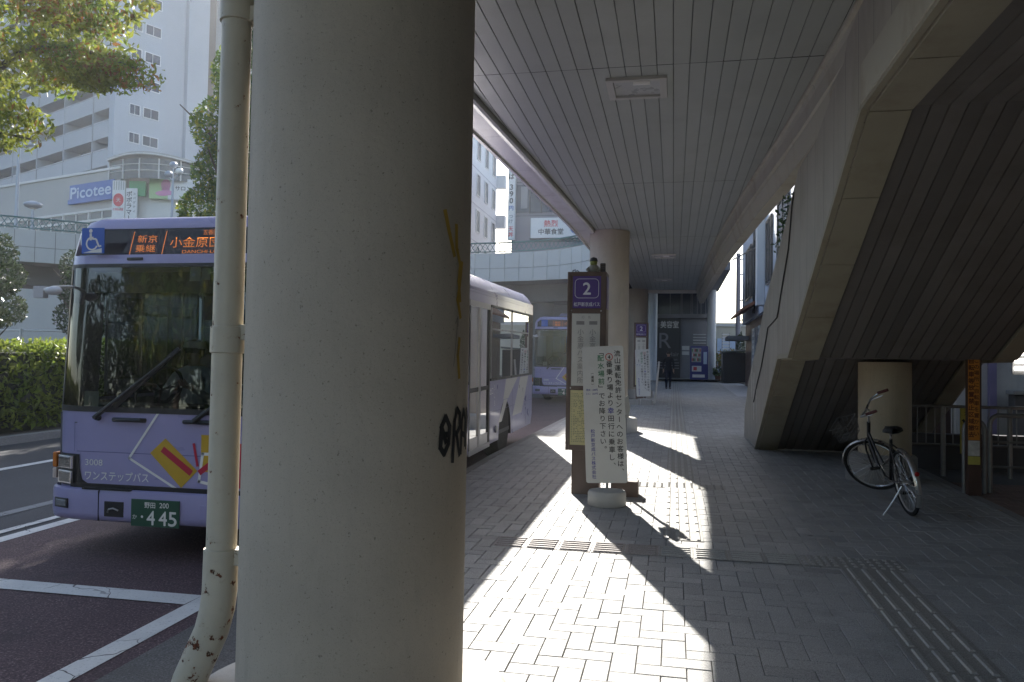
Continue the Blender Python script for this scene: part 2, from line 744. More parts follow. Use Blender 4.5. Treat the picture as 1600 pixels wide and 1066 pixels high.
rline([(-3.15, -8), (-3.15, 5.14)], .16)
rline([(-3.235, 5.02), (-5.8, 5.03)], .22)
rline([(-5.88, -8), (-5.88, 40)], .15)
rline([(-6.12, -8), (-6.12, 40)], .1)
rline([(-9.15, -8), (-9.15, 40)], .16)
struct(mb.build('road_marking'))
mb = MB()
MATS.pop('x', None)
M_OLDLINE = cracked_paint('worn_paint', (.26, .27, .28), scale=4, amount=.9)
for i in range(24):
    y0 = -8 + 2 * i
    mb.face([(-6.83, y0, RD(y0) + .006), (-6.68, y0, RD(y0) + .006), (-6.68, y0 + 2, RD(y0 + 2) + .006), (-6.83, y0 + 2, RD(y0 + 2) + .006)], M_OLDLINE)
struct(mb.build('worn_road_marking'))

# sidewalk: herringbone pavers laid on dark sand
strip('sidewalk_bed', lambda y: (kx(y) - .001, 12), M_JOINT, -.004, -3, 46.2, 2)
U = .128
mb = MB()
rng = random.Random(3)
XL, XR, Y0, Y1 = -2.734, 3.35, .5, 45.6


def paver(x0, x1, y0, y1, m, gap=.002, ch=.003):
    h = .004 + rng.uniform(-.0016, .0016)
    tx, ty = rng.uniform(-.006, .006), rng.uniform(-.006, .006)
    cx, cy = (x0 + x1) / 2, (y0 + y1) / 2
    t = rng.gauss(1.0, .07)
    x0, x1, y0, y1 = x0 + gap, x1 - gap, y0 + gap, y1 - gap
    f = lambda x, y, d: (x, y, G(y) + h + d + (x - cx) * tx + (y - cy) * ty)
    o = [(x0, y0), (x1, y0), (x1, y1), (x0, y1)]
    i = [(x0 + ch, y0 + ch), (x1 - ch, y0 + ch), (x1 - ch, y1 - ch), (x0 + ch, y1 - ch)]
    if y0 < 14:
        pts = [f(*p, 0) for p in i] + [f(*p, -.004) for p in o] + [f(*p, -.012) for p in o]
        fs = [(0, 1, 2, 3)] + [(k, 4 + k, 4 + (k + 1) % 4, (k + 1) % 4) for k in range(4)] + [(4 + k, 8 + k, 8 + (k + 1) % 4, 4 + (k + 1) % 4) for k in range(4)]
        mb.shell(pts, fs, m, t)
    else:
        mb.face([f(*p, 0) for p in o], m, t)


ni, nj = int((XR - XL) / U) + 1, int((Y1 - Y0) / U)
for j in range(nj):
    for i in range(ni):
        k = (i - j) % 4
        x, y = XL + i * U, Y0 + j * U
        e = kx(y)
        if k == 0 and x + 2 * U > e + .02:
            paver(max(x, e), min(XR, x + 2 * U), y, y + U, M_PAVE)
        elif k == 3 and x + U > e + .02:
            paver(max(x, e), min(XR, x + U), y, y + 2 * U, M_PAVE)
struct(mb.build('sidewalk', tone=True))
mb = MB()
for j in range(48):
    for i in range(24):
        x, y = 3.46 + i * .22 - (j % 2) * .11, .5 + j * .11 * 2.0
        paver(max(3.455, x), x + .22, y, y + .22 * .5 * 2 - .004, M_BRICK)
struct(mb.build('brick_paving', tone=True))

strip('edging', lambda y: (3.352, 3.452), M_KERB, .004, .4, 14, .6)
# guide blocks for the blind: raised bars and dots
mb = MB()
T = .33


def tactile(x0, x1, y0, y1, bars, m, n=4):
    """one block; bars 'y' along the street, 'x' across it, 'd' dots"""
    z = lambda x, y, d: (x, y, G(y) + .0085 + d)
    g = .003
    mb.face([z(x0 + g, y0 + g, 0), z(x1 - g, y0 + g, 0), z(x1 - g, y1 - g, 0), z(x0 + g, y1 - g, 0)], m)
    wx, wy = x1 - x0, y1 - y0

    def lump(a0, a1, b0, b1):
        c = .007
        o = [(a0, b0), (a1, b0), (a1, b1), (a0, b1)]
        q = [(a0 + c, b0 + c), (a1 - c, b0 + c), (a1 - c, b1 - c), (a0 + c, b1 - c)]
        mb.shell([z(*p, .0) for p in o] + [z(*p, .009) for p in q],
                 [(4, 5, 6, 7)] + [(k, (k + 1) % 4, 4 + (k + 1) % 4, 4 + k) for k in range(4)], M_TBAR if m is M_TACT else m)
    if bars == 'y':
        for k in range(n):
            c = x0 + wx * (k + .5) / n
            lump(c - .018, c + .018, y0 + .02, y1 - .02)
    elif bars == 'x':
        for k in range(n):
            c = y0 + wy * (k + .5) / n
            lump(x0 + .02, x1 - .02, c - .018, c + .018)
    else:
        for k in range(n):
            for q in range(n):
                a, b = x0 + wx * (k + .5) / n, y0 + wy * (q + .5) / n
                lump(a - .016, a + .016, b - .016, b + .016)


y = 7.0
while y < 44:
    tactile(-.08, .27, y, y + T, 'd' if abs(y - 9.6) < .2 or y > 43 else 'y', M_TACT)
    y += T
for x in (-.08 + .35, -.08 - .35):
    tactile(x, x + .35, 9.64, 9.97, 'd', M_TACT)
x = -1.45
while x < 1.1:
    tactile(x, x + .27, 6.42, 6.75, 'x' if x < .9 else 'd', M_TACTB if x < -.1 else M_TACT, 5)
    x += .27
for i in range(2):
    tactile(1.2 + i * .26, 1.46 + i * .26, 6.42, 6.75, 'd', M_TACT)
y = 6.42
while y > .6:
    tactile(1.25, 1.66, y - T, y, 'y', M_TACT)
    y -= T
struct(mb.build('tactile_paving'))

# ------------------------------------------------------------------ elevated walkway over the pavement
M_SOFF = mat('soffit_panel', (.37, .39, .365), .42, .06, 1.2, .02, 40, dirt=(.24, .235, .21), dscale=1.1, damt=.35, tone=True)
M_GAP = mat('dark_gap', (.02, .02, .02), .9, 0, bump=0)
M_FASC = mat('fascia_panel', (.62, .61, .58), .35, .06, 1.5, .03, 30, dirt=(.36, .33, .28), dscale=2.2, damt=.4)
M_GIRD = mat('girder_paint', (.46, .44, .37), .5, .08, 1.5, .05, 40, dirt=(.22, .155, .09), dscale=1.5, damt=.65, stretch=(1, 1, .6))
LEFT = [(-4, -2.45), (0, -2.4), (7.85, -2.01), (10.8, -1.83), (15.4, -1.58), (20, -1.47), (28, -1.42)]
RIGHT = [(-4, 1.33), (6.3, 1.31), (9, 1.22), (12.7, 1.02), (17, .85), (22, .76), (28, .70)]
ZS = 4.4
DECKEND = 28.2
deck = thing('elevated_walkway', 'elevated pedestrian walkway with pale ribbed metal soffit roofing the pavement', 'walkway', (0, 12, 4.4))
DO = (0, 12, 4.4)
mb = MB(DO)
SEAMS = [-4, -2, 2.6, 7.3, 11.95, 16.9, 21.6, DECKEND]
PW = .1467
rng = random.Random(11)
for s0, s1 in zip(SEAMS, SEAMS[1:]):
    k = -18
    while k < 12:
        x0, x1 = -.03 + k * PW, -.03 + (k + 1) * PW
        t = rng.gauss(1, .035)
        dz = rng.uniform(-.0015, .0015)
        n = max(1, int((s1 - s0) / .6))
        for i in range(n):
            ya, yb = lerp(s0 + .006, s1 - .006, i / n), lerp(s0 + .006, s1 - .006, (i + 1) / n)
            la, lb, ra, rb = interp(LEFT, ya), interp(LEFT, yb), interp(RIGHT, ya), interp(RIGHT, yb)
            A0, A1 = max(x0 + .0013, la), min(x1 - .0013, ra)
            B0, B1 = max(x0 + .0013, lb), min(x1 - .0013, rb)
            if A1 - A0 < .002 and B1 - B0 < .002:
                continue
            A1, B1 = max(A1, A0), max(B1, B0)
            z = ZS + dz
            e = .0045
            if A1 - A0 > .03 and B1 - B0 > .03:
                mb.face([(A0, ya, z + .007), (B0, yb, z + .007), (B0 + e, yb, z), (A0 + e, ya, z)], M_SOFF, t)
                mb.face([(A1 - e, ya, z), (B1 - e, yb, z), (B1, yb, z + .007), (A1, ya, z + .007)], M_SOFF, t)
                A0, B0, A1, B1 = A0 + e, B0 + e, A1 - e, B1 - e
            mb.face([(A0, ya, z), (B0, yb, z), (B1, yb, z), (A1, ya, z)], M_SOFF, t)
        k += 1
mb.build('soffit', deck, tone=True)

mb = MB(DO)                          # structural slab above the panels
for i in range(20):
    ya, yb = lerp(-4, DECKEND, i / 20), lerp(-4, DECKEND, (i + 1) / 20)
    p = [(interp(LEFT, ya) - .4, ya), (interp(RIGHT, ya) + .3, ya), (interp(RIGHT, yb) + .3, yb), (interp(LEFT, yb) - .4, yb)]
    mb.shell([(*q, 4.425) for q in p] + [(*q, 4.95) for q in p], [(0, 3, 2, 1), (4, 5, 6, 7), (0, 1, 5, 4), (2, 3, 7, 6), (1, 2, 6, 5), (3, 0, 4, 7)], M_GAP)
mb.build('slab', deck)


def sweep(mb, edge, prof, m, y0, y1, step=.8, joint=None, jm=None):
    """sweep a cross-section (dx, z) along an edge polyline"""
    n = max(1, int((y1 - y0) / step))
    for i in range(n):
        ya, yb = lerp(y0, y1, i / n), lerp(y0, y1, (i + 1) / n)
        e = .004 if joint and i % joint == joint - 1 else 0
        xa, xb = interp(edge, ya), interp(edge, yb - e)
        for (d0, z0), (d1, z1) in zip(prof, prof[1:]):
            mb.face([(xa + d0, ya, z0), (xb + d0, yb - e, z0), (xb + d1, yb - e, z1), (xa + d1, ya, z1)], m)


mb = MB(DO)
sweep(mb, LEFT, [(-.02, 4.42), (-.02, 4.345), (-.05, 4.335), (-.10, 4.345), (-.10, 4.37), (-.38, 4.37), (-.38, 4.34), (-.42, 4.34), (-.42, 5.65), (-.58, 5.65)],
      M_FASC, -4, 22.4, .8, 2)
sweep(mb, LEFT, [(-.3, 5.65), (-.3, 4.95)], M_FASC, -4, 22.4, .8)
mb.build('fascia', deck)
mb = MB(DO)
sweep(mb, RIGHT, [(.0, 4.42), (.012, 4.385), (.04, 4.38), (.055, 4.33), (.06, 4.18), (.085, 4.165), (.085, 4.14), (.07, 4.13), (.1, 3.93), (.1, 3.90), (.2, 3.90), (.2, 5.6), (.05, 5.6), (.05, 4.95)],
      M_GIRD, -4, 9.6, .8, 3)
sweep(mb, [(q, x + (0 if q < 9.6 else .0)) for q, x in RIGHT],
      [(.0, 4.42), (.012, 4.385), (.04, 4.38), (.055, 4.33), (.06, 4.18), (.10, 4.165), (.10, 4.14), (.085, 4.13), (.14, 3.97), (.14, 3.94), (.30, 3.94), (.32, 5.6), (.17, 5.6), (.17, 4.95)],
      M_GIRD, 9.6, DECKEND, .8, 3)
mb.build('girder', deck)
mb = MB(DO)
mb.box(interp(LEFT, 28) - .4, interp(RIGHT, 28) + .3, DECKEND + .002, DECKEND + .2, 4.3, 5.6, M_FASC)
mb.build('end_panel', deck, bevel=.01)

M_LFRAME = mat('lamp_frame', (.5, .49, .46), .5, .05, 4, .02)
M_LDIFF = mat('lamp_diffuser', (.42, .43, .43), .3, .04, 4, .02)
M_LTUBE = mat('lamp_tube', (.8, .8, .78), .3, .03, 4, 0)


def soffit_lamp(xc, yc, label, hatch=True):
    t = thing('ceiling_lamp', label, 'lamp', (xc, yc, ZS), 0, 'recessed lamps in the soffit')
    mb = MB()
    W, H = .29, .28
    for a, b, c, d in ((-W, W, -H, -H + .06), (-W, W, H - .06, H), (-W, -W + .07, -H + .06, H - .06), (W - .07, W, -H + .06, H - .06)):
        mb.box(a, b, c, d, -.03, .004, M_LFRAME)
    mb.build('frame', t, bevel=.004)
    mb = MB()
    mb.box(-W + .07, W - .07, -H + .06, H - .06, -.008, .002, M_LDIFF)
    mb.build('diffuser', t)
    mb = MB()
    mb.tube([(-.03, -H + .1, -.016), (.13, -H + .1, -.016)], .03, M_LTUBE, 10)
    mb.build('tube', t, smooth=True)


soffit_lamp(-.38, 7.84, 'square lamp in the soffit nearest the camera, above the white notice board')
soffit_lamp(-.26, 19.7, 'square lamp in the soffit second from the camera, beyond the farther round column')
soffit_lamp(-.36, 25.0, 'small far lamp in the darkest end of the soffit')

# ------------------------------------------------------------------ round columns
M_COL = pitted('column_roughcast', (.50, .445, .37), 80, .65, (.45, .38, .28), .12)
M_PLI = pitted('plinth_concrete', (.50, .49, .46), 80, .4, None, .1)
M_SPRAY = mat('black_spray', (.02, .02, .022), .7, .1, 20, .1)
M_SPRAYY = mat('yellow_spray', (.42, .27, .04), .75, .15, 12, .1)
M_PENC = mat('grey_scrawl', (.2, .19, .18), .8, .1, 12, .05)


def column(x, y, r, label, ztop=ZS - .003, plinth=.60, ph=.28):
    z = G(y) - .05
    t = thing('round_column', label, 'column', (x, y, z), 0, 'round columns along the kerb')
    mb = MB()
    mb.lathe((0, 0, 0), [(r, .02), (r, ztop - z)], M_COL, 64)
    mb.build('shaft', t, smooth=True)
    mb = MB()
    h = .05 + ph
    mb.lathe((0, 0, 0), [(plinth, 0), (plinth, h - .05), (plinth - .015, h - .015), (plinth - .05, h), (r + .003, h + .01)], M_PLI, 64)
    mb.build('plinth', t, smooth=True, angle=60)
    return t


C1 = (-1.185, 2.885)
R1 = .42
col1 = column(*C1, R1, 'massive cream round column closest to the camera with black graffiti tag', plinth=.615, ph=.33)
column(-1.3, 16.2, .4, 'round column behind the brown bus stop sign, half hidden by it')
column(-1.3, 28.0, .4, 'dim round column farthest along under the soffit end')


def on_col(a, z):
    """point on the near column's skin: azimuth a (deg, from straight ahead) as the shaft angle, height z"""
    return (math.cos(a) * (R1 + .0025), math.sin(a) * (R1 + .0025), z - (G(C1[1]) - .05))


def stroke(mb, pts, wd, m):
    """paint stroke on the column; pts in (arc metres, height) on the skin"""
    for p, q in zip(pts, pts[1:]):
        n = max(1, int(math.dist(p, q) / .02))
        d = Vector((q[0] - p[0], q[1] - p[1]))
        if d.length < 1e-6:
            continue
        d.normalize()
        s = Vector((-d.y, d.x)) * wd / 2
        e = d * wd * .3
        for i in range(n):
            a = Vector(p).lerp(Vector(q), i / n)
            b = Vector(p).lerp(Vector(q), (i + 1) / n)
            if i == 0:
                a = a - e
            if i == n - 1:
                b = b + e
            c = [a - s, b - s, b + s, a + s]
            mb.face([on_col(v.x / R1, v.y) for v in c], m)


# shaft angle facing the camera is atan2(-C1) ; arc measured to the right as seen by the viewer
A0 = math.atan2(-C1[1], -C1[0]) * R1
GX = lambda s: A0 + s          # s > 0 to the viewer's right
gm = MB()
z0 = 1.15
for st in ([(.375, 1.24), (.355, 1.285), (.372, 1.315), (.392, 1.285), (.388, 1.235), (.368, 1.205), (.352, 1.225), (.357, 1.29)],
           [(.352, 1.262), (.392, 1.262)],
           [(.41, 1.18), (.418, 1.3), (.432, 1.335), (.45, 1.32), (.452, 1.28), (.43, 1.26), (.418, 1.265)],
           [(.43, 1.262), (.452, 1.195)],
           [(.462, 1.2), (.468, 1.3), (.482, 1.33), (.5, 1.3), (.5, 1.22)], [(.465, 1.26), (.5, 1.25)],
           [(.515, 1.21), (.52, 1.33), (.545, 1.3), (.53, 1.26)]):
    stroke(gm, [(GX(.315 + (a - .352) * 1.3), 1.35 + (b - 1.24) * 1.2) for a, b in st], .021, M_SPRAY)
gm.build('black_graffiti', col1)
gm = MB()
for st in ([(.36, 2.17), (.385, 2.10), (.42, 2.02)], [(.43, 2.13), (.435, 2.05), (.465, 1.99), (.455, 1.93), (.47, 1.86)],
           [(.48, 2.0), (.465, 1.92), (.45, 1.86), (.475, 1.80)], [(.47, 1.72), (.46, 1.66), (.475, 1.58)]):
    stroke(gm, [(GX(a - .045), b) for a, b in st], .02, M_SPRAYY)
gm.build('yellow_graffiti', col1)
gm = MB()
for st in ([(.385, 1.62), (.405, 1.76), (.41, 1.80)], [(.392, 1.775), (.41, 1.80), (.413, 1.765)], [(.413, 1.7), (.414, 1.66)]):
    stroke(gm, [(GX(a), b) for a, b in st], .0035, M_PENC)
gm.build('arrow_scrawl', col1)

# ------------------------------------------------------------------ rusty downpipe beside the near column
M_PIPE = rusty('pipe_paint', (.62, .575, .47), .25, 1.0)
PX, PY = -1.68, 2.79
pz = RD(PY)
pipe = thing('downpipe', 'cream painted downpipe with flaking rust, strapped to the near column', 'pipe', (PX, PY, pz))
mb = MB()
rp = .056
mb.tube([(.005, -.02, .95), (.005, -.02, 2.6), (.01, -.02, 4.6)], rp, M_PIPE, 24)
mb.build('pipe', pipe, smooth=True)
mb = MB()
mb.tube([(.005, -.02, 1.0), (.003, -.02, .84), (-.005, -.02, .77), (-.025, -.02, .69), (-.07, -.02, .59), (-.11, -.02, .5), (-.135, -.02, .42), (-.14, -.02, .2), (-.14, -.02, -.03)], rp + .008, M_PIPE, 24)
mb.build('elbow', pipe, smooth=True)
for z in (1.74, 3.02):
    mb = MB()
    mb.lathe((.006, -.02, z), [(rp + .002, .0), (rp + .008, .003), (rp + .008, .1), (rp + .002, .103)], M_PIPE, 24)
    mb.build('collar', pipe, smooth=True)
for z in (.97, 1.82, 3.05):
    mb = MB()
    mb.box(.055, .125, -.035, -.005, z - .03, z + .03, M_PIPE)
    mb.build('bracket', pipe, bevel=.004)
# ------------------------------------------------------------------ staircase to the walkway, rising towards the camera
SX0, SX1 = 1.35, 3.83
SO = (2.6, 12, .28)
M_STW = ribbed('stair_wall_panel', (.40, .375, .33), 1, .47, .010, .55, .3, .1, (.25, .21, .15), .45)
M_STB = mat('stair_band', (.34, .315, .24), .55, .08, 2, .04, 30, dirt=(.17, .13, .08), dscale=1.6, damt=.5)
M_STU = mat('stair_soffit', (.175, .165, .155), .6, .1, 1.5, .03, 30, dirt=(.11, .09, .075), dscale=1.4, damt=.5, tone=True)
stair = thing('staircase', 'beige panelled staircase with dark ribbed underside climbing to the elevated walkway', 'staircase', SO)
UND = [(13.9, .325), (10.98, 1.80), (10.02, 1.80), (6.22, 3.58), (-8, 3.58)]
TOP = [(-8, 5.6), (5.6, 5.6), (6.4, 5.25), (9.0, 4.02), (10.5, 3.42), (12.6, 2.66), (13.7, 2.1), (15.2, 1.46), (15.7, 1.05), (16.0, .85), (16.05, .33)]
for x0, x1, nm in ((SX0, SX0 + .12, 'side_wall'), (SX1 - .12, SX1, 'side_wall')):
    mb = MB(SO)
    poly = [(y, z) for y, z in TOP] + [(13.9, .325)] + UND[1:]
    mb.prism(poly, 'x', x0, x1, M_STW)
    mb.build(nm, stair)
# slab and treads between the walls
mb = MB(SO)
slab = [(16.0, .34), (13.9, .34), (10.98, 1.83), (10.02, 1.83), (6.22, 3.61), (-8, 3.61), (-8, 4.0), (6.2, 4.0)]
n = 12
for i in range(n):
    ya, yb = lerp(6.2, 10.1, i / n), lerp(6.2, 10.1, (i + 1) / n)
    z = lerp(4.0, 2.2, (i + 1) / n)
    slab += [(ya, z), (yb, z)]
slab += [(11.1, 2.2)]
for i in range(n):
    ya, yb = lerp(11.1, 15.0, i / n), lerp(11.1, 15.0, (i + 1) / n)
    z = lerp(2.2, .36, (i + 1) / n)
    slab += [(ya, z), (yb, z)]
mb.prism(slab, 'x', SX0 + .125, SX1 - .125, M_GAP)
mb.build('steps', stair)
# pale bands along both edges of the underside, with joints
mb = MB(SO)
for a, b in ((SX0 + .045, SX0 + .34), (SX1 - .24, SX1 - .045)):
    for (ya, za), (yb, zb) in zip(UND, UND[1:]):
        L = math.dist((ya, za), (yb, zb))
        k = max(1, round(L / 1.05))
        for i in range(k):
            p, q = (i + .008) / k, (i + .992) / k
            A = (lerp(ya, yb, p), lerp(za, zb, p) - .03)
            B = (lerp(ya, yb, q), lerp(za, zb, q) - .03)
            mb.shell([(a, *A), (b, *A), (b, *B), (a, *B), (a, A[0], A[1] + .05), (b, A[0], A[1] + .05), (b, B[0], B[1] + .05), (a, B[0], B[1] + .05)],
                     [(0, 1, 2, 3), (0, 4, 5, 1), (1, 5, 6, 2), (2, 6, 7, 3), (3, 7, 4, 0)], M_STB)
for (ya, za), (yb, zb) in zip(UND, UND[1:]):
    mb.shell([(SX0 - .012, ya, za - .012), (SX0 + .035, ya, za - .012), (SX0 + .035, yb, zb - .012), (SX0 - .012, yb, zb - .012),
              (SX0 - .012, ya, za + .05), (SX0 + .035, ya, za + .05), (SX0 + .035, yb, zb + .05), (SX0 - .012, yb, zb + .05)],
             [(0, 1, 2, 3), (0, 4, 5, 1), (1, 5, 6, 2), (2, 6, 7, 3), (3, 7, 4, 0)], M_STB)
mb.build('edge_band', stair)
# ribbed underside
mb = MB(SO)
rng = random.Random(5)
pw, x = .125, SX0 + .345
while x < SX1 - .25:
    t = rng.gauss(1, .08)
    for (ya, za), (yb, zb) in zip(UND, UND[1:]):
        a, b = x + .006, min(x + pw, SX1 - .245) - .006
        mb.face([(a, ya, za), (b, ya, za), (b, yb, zb), (a, yb, zb)], M_STU, t)
        mb.face([(a, ya, za), (a, yb, zb), (a - .004, yb, zb + .02), (a - .004, ya, za + .02)], M_STU, t)
        mb.face([(b, ya, za), (b, yb, zb), (b + .004, yb, zb + .02), (b + .004, ya, za + .02)], M_STU, t)
    x += pw
mb.build('ribbed_underside', stair, tone=True)
mb = MB(SO)
mb.box(SX0 - .02, SX1 + .02, 13.86, 16.15, .2, .375, M_CONC)
mb.build('base_kerb', stair, bevel=.01)
# walkway face above the stair
mb = MB(SO)
mb.box(SX0 - .02, SX0 - .004, -8, 6.2, 3.60, 3.895, M_GIRD)
mb.build('face_plate', stair, bevel=.003)
# cable hung over the side wall
M_BLK = mat('black_rubber', (.02, .02, .02), .6, .1, 10, .05)
cab = thing('cable', 'thin black cable sagging down the beige staircase wall', 'cable', (1.34, 11, 2))
mb = MB((1.34, 11, 2))
mb.tube([(1.338, *p) for p in ((9.6, 3.7), (9.75, 3.55), (10.0, 3.1), (10.5, 2.75), (10.95, 2.40), (11.05, 2.34), (11.8, 2.28), (12.1, 2.26), (12.3, 2.1), (12.9, 1.72), (13.6, 1.4), (14.1, 1.1))], .009, M_BLK, 6)
mb.build('cable_run', cab, smooth=True)
# flaking posters on the wall
M_POST = mat('faded_paper', (.62, .6, .57), .8, .25, 14, .1)
for (y, z, a, b) in ((14.5, 1.45, .12, .55), (14.15, 1.2, .10, .8), (13.7, 1.05, .08, .55)):
    p = MB((1.344, y, z))
    p.box(1.343, 1.347, y - a / 2, y + a / 2, z - b / 2, z + b / 2, M_POST)
    o = p.build('paper_remnant', None, loc=(1.344, y, z))
    tag(o, 'narrow torn strip of pale paper stuck to the lower staircase wall', 'paper strip', 'paper strips on the staircase wall')

# ------------------------------------------------------------------ pillar under the landing
M_PIL = pitted('pillar_paint', (.52, .45, .33), 60, .35, (.44, .33, .18), .25)
zp = G(11)
pil = thing('support_pillar', 'short ochre round pillar holding up the stair landing behind the bicycle', 'pillar', (2.66, 11.0, zp - .05))
mb = MB()
mb.lathe((0, 0, 0), [(.315, .3), (.315, 1.765 - zp + .05)], M_PIL, 48)
mb.build('shaft', pil, smooth=True)
mb = MB()
mb.lathe((-.04, 0, 0), [(.42, 0), (.42, .36), (.39, .39), (.3, .4)], M_CONC, 40)
mb.build('plinth', pil, smooth=True)

# ------------------------------------------------------------------ bicycle corner: fence, gate, signs, wall
M_STEEL = mat('galvanised_steel', (.30, .30, .30), .45, .15, 8, .05, metal=.7)
M_DARKW = mat('dark_wall', (.10, .10, .11), .8, .2, 2, .2)
M_SHOPW = pitted('shop_wall', (.52, .51, .48), 40, .2, None, .2)
zf = G(11.6)
fen = thing('metal_fence', 'low grey fence of thin vertical bars behind the bicycle and orange post', 'fence', (3.9, 11.62, zf))
mb = MB()
mb.tube([(-.75, 0, .93), (2.2, 0, .93)], .022, M_STEEL, 10)
mb.build('top_rail', fen, smooth=True)
mb = MB()
mb.tube([(-.75, 0, .42), (2.2, 0, .42)], .016, M_STEEL, 8)
mb.build('lower_rail', fen, smooth=True)
bar = MB()
bar.tube([(0, 0, .42), (0, 0, .93)], .008, M_STEEL, 6)
b0 = bar.build('bar', fen, smooth=True)
b0.location = (-.68, 0, 0)
for i in range(1, 26):
    if .75 < i * .11 - .68 < .0:
        continue
    b = b0.copy()
    C.objects.link(b)
    b.location = (-.68 + i * .11, 0, 0)
pm = MB()
pm.tube([(0, 0, 0), (0, 0, .93)], .03, M_STEEL, 10)
p0 = pm.build('post', fen, smooth=True)
p0.location = (-.36, 0, 0)
for x in (.45, 1.2, 2.1):
    b = p0.copy()
    C.objects.link(b)
    b.location = (x, 0, 0)
low = MB((4, 12.4, .3))
low.box(2.95, 8.5, 12.3, 12.5, .2, .78, M_DARKW)
tag(low.build('low_wall', loc=(4, 12.4, .3), bevel=.01), 'dark low wall just behind the grey bar fence', 'wall')


def barrier(x0, x1, y, zt, label):
    z = G(y)
    t = thing('bicycle_barrier', label, 'barrier', ((x0 + x1) / 2, y, z), 0, 'tubular barriers by the bicycle parking')
    hw, h, r = (x1 - x0) / 2, zt - z, .12
    path = [(-hw, 0, -.02), (-hw, 0, h - r)] + [(-hw + r - r * math.cos(a), 0, h - r + r * math.sin(a)) for a in (.4, .8, 1.2)] + \
           [(hw - r + r * math.sin(a), 0, h - r + r * math.cos(a)) for a in (.4, .8, 1.2)] + [(hw, 0, h - r), (hw, 0, -.02)]
    mb = MB()
    mb.tube(path, .026, M_STEEL, 10)
    mb.build('frame', t, smooth=True)
    for zz in (.32, .62):
        mb = MB()
        mb.tube([(-hw, 0, zz * h / .95), (hw, 0, zz * h / .95)], .014, M_STEEL, 8)
        mb.build('crossbar', t, smooth=True)
    n = 3 if hw > .3 else 0
    for i in range(n):
        mb = MB()
        xx = -hw + 2 * hw * (i + 1) / (n + 1)
        mb.tube([(xx, 0, .32 * h / .95), (xx, 0, h)], .009, M_STEEL, 6)
        mb.build('upright', t, smooth=True)


barrier(3.36, 3.58, 10.28, 1.10, 'narrow tubular barrier standing right against the orange post')
barrier(3.66, 4.5, 10.35, 1.16, 'wide tubular barrier at the right edge beside the narrow one')

M_ORANGE = mat('orange_plate', (.62, .24, .03), .5, .1, 4, .03)
M_OTXT = mat('brown_print', (.12, .03, .01), .6, .1, 4, 0)
M_POLEB = mat('rust_brown_post', (.10, .055, .04), .7, .2, 8, .1)
M_YEL = mat('yellow_plate', (.55, .48, .10), .55, .12, 6, .03)
zq = G(10.1)
pst = thing('signpost', 'square brown post faced with a tall orange warning plate', 'post', (3.42, 10.13, zq))
mb = MB()
mb.box(-.075, .06, -.05, .07, -.02, 1.60, M_POLEB)
mb.build('post', pst, bevel=.006)
mb = MB()
mb.box(-.085, .035, -.062, -.052, .64, 1.60, M_ORANGE)
mb.build('orange_plate', pst)
mb = MB()
mb.vtext('自転車等放置禁止区域撤去', (-.053, -.0635, 1.585), (1, 0, 0), (0, 0, 1), .066, .077, M_OTXT, .03)
mb.vtext('この場所に自転車を置かない', (.002, -.0635, 1.585), (1, 0, 0), (0, 0, 1), .058, .07, M_OTXT, .02)
mb.build('lettering', pst)
mb = MB()
mb.box(-.085, .035, -.062, -.052, .46, .635, M_POST)
mb.build('white_plate', pst)
mb = MB()
mb.box(-.088, .038, -.068, -.052, .36, .455, M_YEL)
mb.build('yellow_band', pst, bevel=.004)
ys = thing('warning_sign', 'yellow notice with black strokes hanging on the fence beside the orange post', 'sign', (3.82, 11.57, 1.18))
mb = MB()
mb.box(-.09, .14, -.012, 0, -.60, 0, M_YEL)
mb.build('plate', ys)
M_BLKP = mat('black_print', (.02, .02, .02), .6, .1, 5, 0)
mb = MB()
mb.beam((-.06, -.0135, -.15), (.1, -.0135, -.38), .002, .03, M_BLKP, (1, 0, .6))
mb.beam((.1, -.0145, -.13), (-.04, -.0145, -.40), .002, .03, M_BLKP, (1, 0, -.6))
mb.text('注意', (.025, -.0135, -.09), (1, 0, 0), (0, 0, 1), .07, M_BLKP)
mb.text('駐輪禁止', (.025, -.0135, -.55), (1, 0, 0), (0, 0, 1), .05, M_BLKP)
mb.build('lettering', ys)

# shop wall behind the bicycle parking, with a lit louvre lamp
shop = thing('shop_building', 'pale shop wall with purple post at the far right behind the fences', 'building', (7, 17, .3))
mb = MB((7, 17, .3))
mb.box(5.1, 12, 16.0, 16.3, .1, 3.5, M_SHOPW)
mb.build('wall', shop)
mb = MB((7, 17, .3))
mb.box(5.62, 5.74, 15.9, 16.0, .1, 3.5, mat('purple_post', (.22, .19, .33), .5, .1, 4, .03))
mb.build('corner_post', shop)
mb = MB((7, 17, .3))
mb.box(5.95, 8.5, 15.7, 15.98, .1, 1.28, M_DARKW)
mb.build('counter', shop, bevel=.02)
mb = MB((7, 17, .3))
mb.box(5.9, 8.6, 15.6, 15.95, 1.29, 1.36, M_CONC)
mb.build('counter_top', shop, bevel=.01)
mb = MB((7, 17, .3))
mb.box(3.9, 12, 12.45, 13.9, 3.52, 3.7, M_STU)  # roof added to keep the corner dark, cut short to light the wall
mb.build('roof', shop)
lv = thing('louvre_lamp', 'brightly lit louvred lamp panel at the right edge above the counter', 'lamp', (6.3, 15.2, 1.75))
mb = MB((6.3, 15.2, 1.75))
for i in range(3):
    z = 1.75 + i * .13
    mb.obox((6.3, 15.2, z), ((1, 0, 0), (0, 1, 0), (0, 0, 1)), (.53, .02, .035), emit('lit_louvre', (1, .96, .9), 1.6))
mb.build('slats', lv)
mb = MB((6.3, 15.2, 1.75))
mb.box(5.76, 6.85, 15.27, 15.31, 1.64, 2.1, M_STEEL)
mb.build('back_plate', lv)

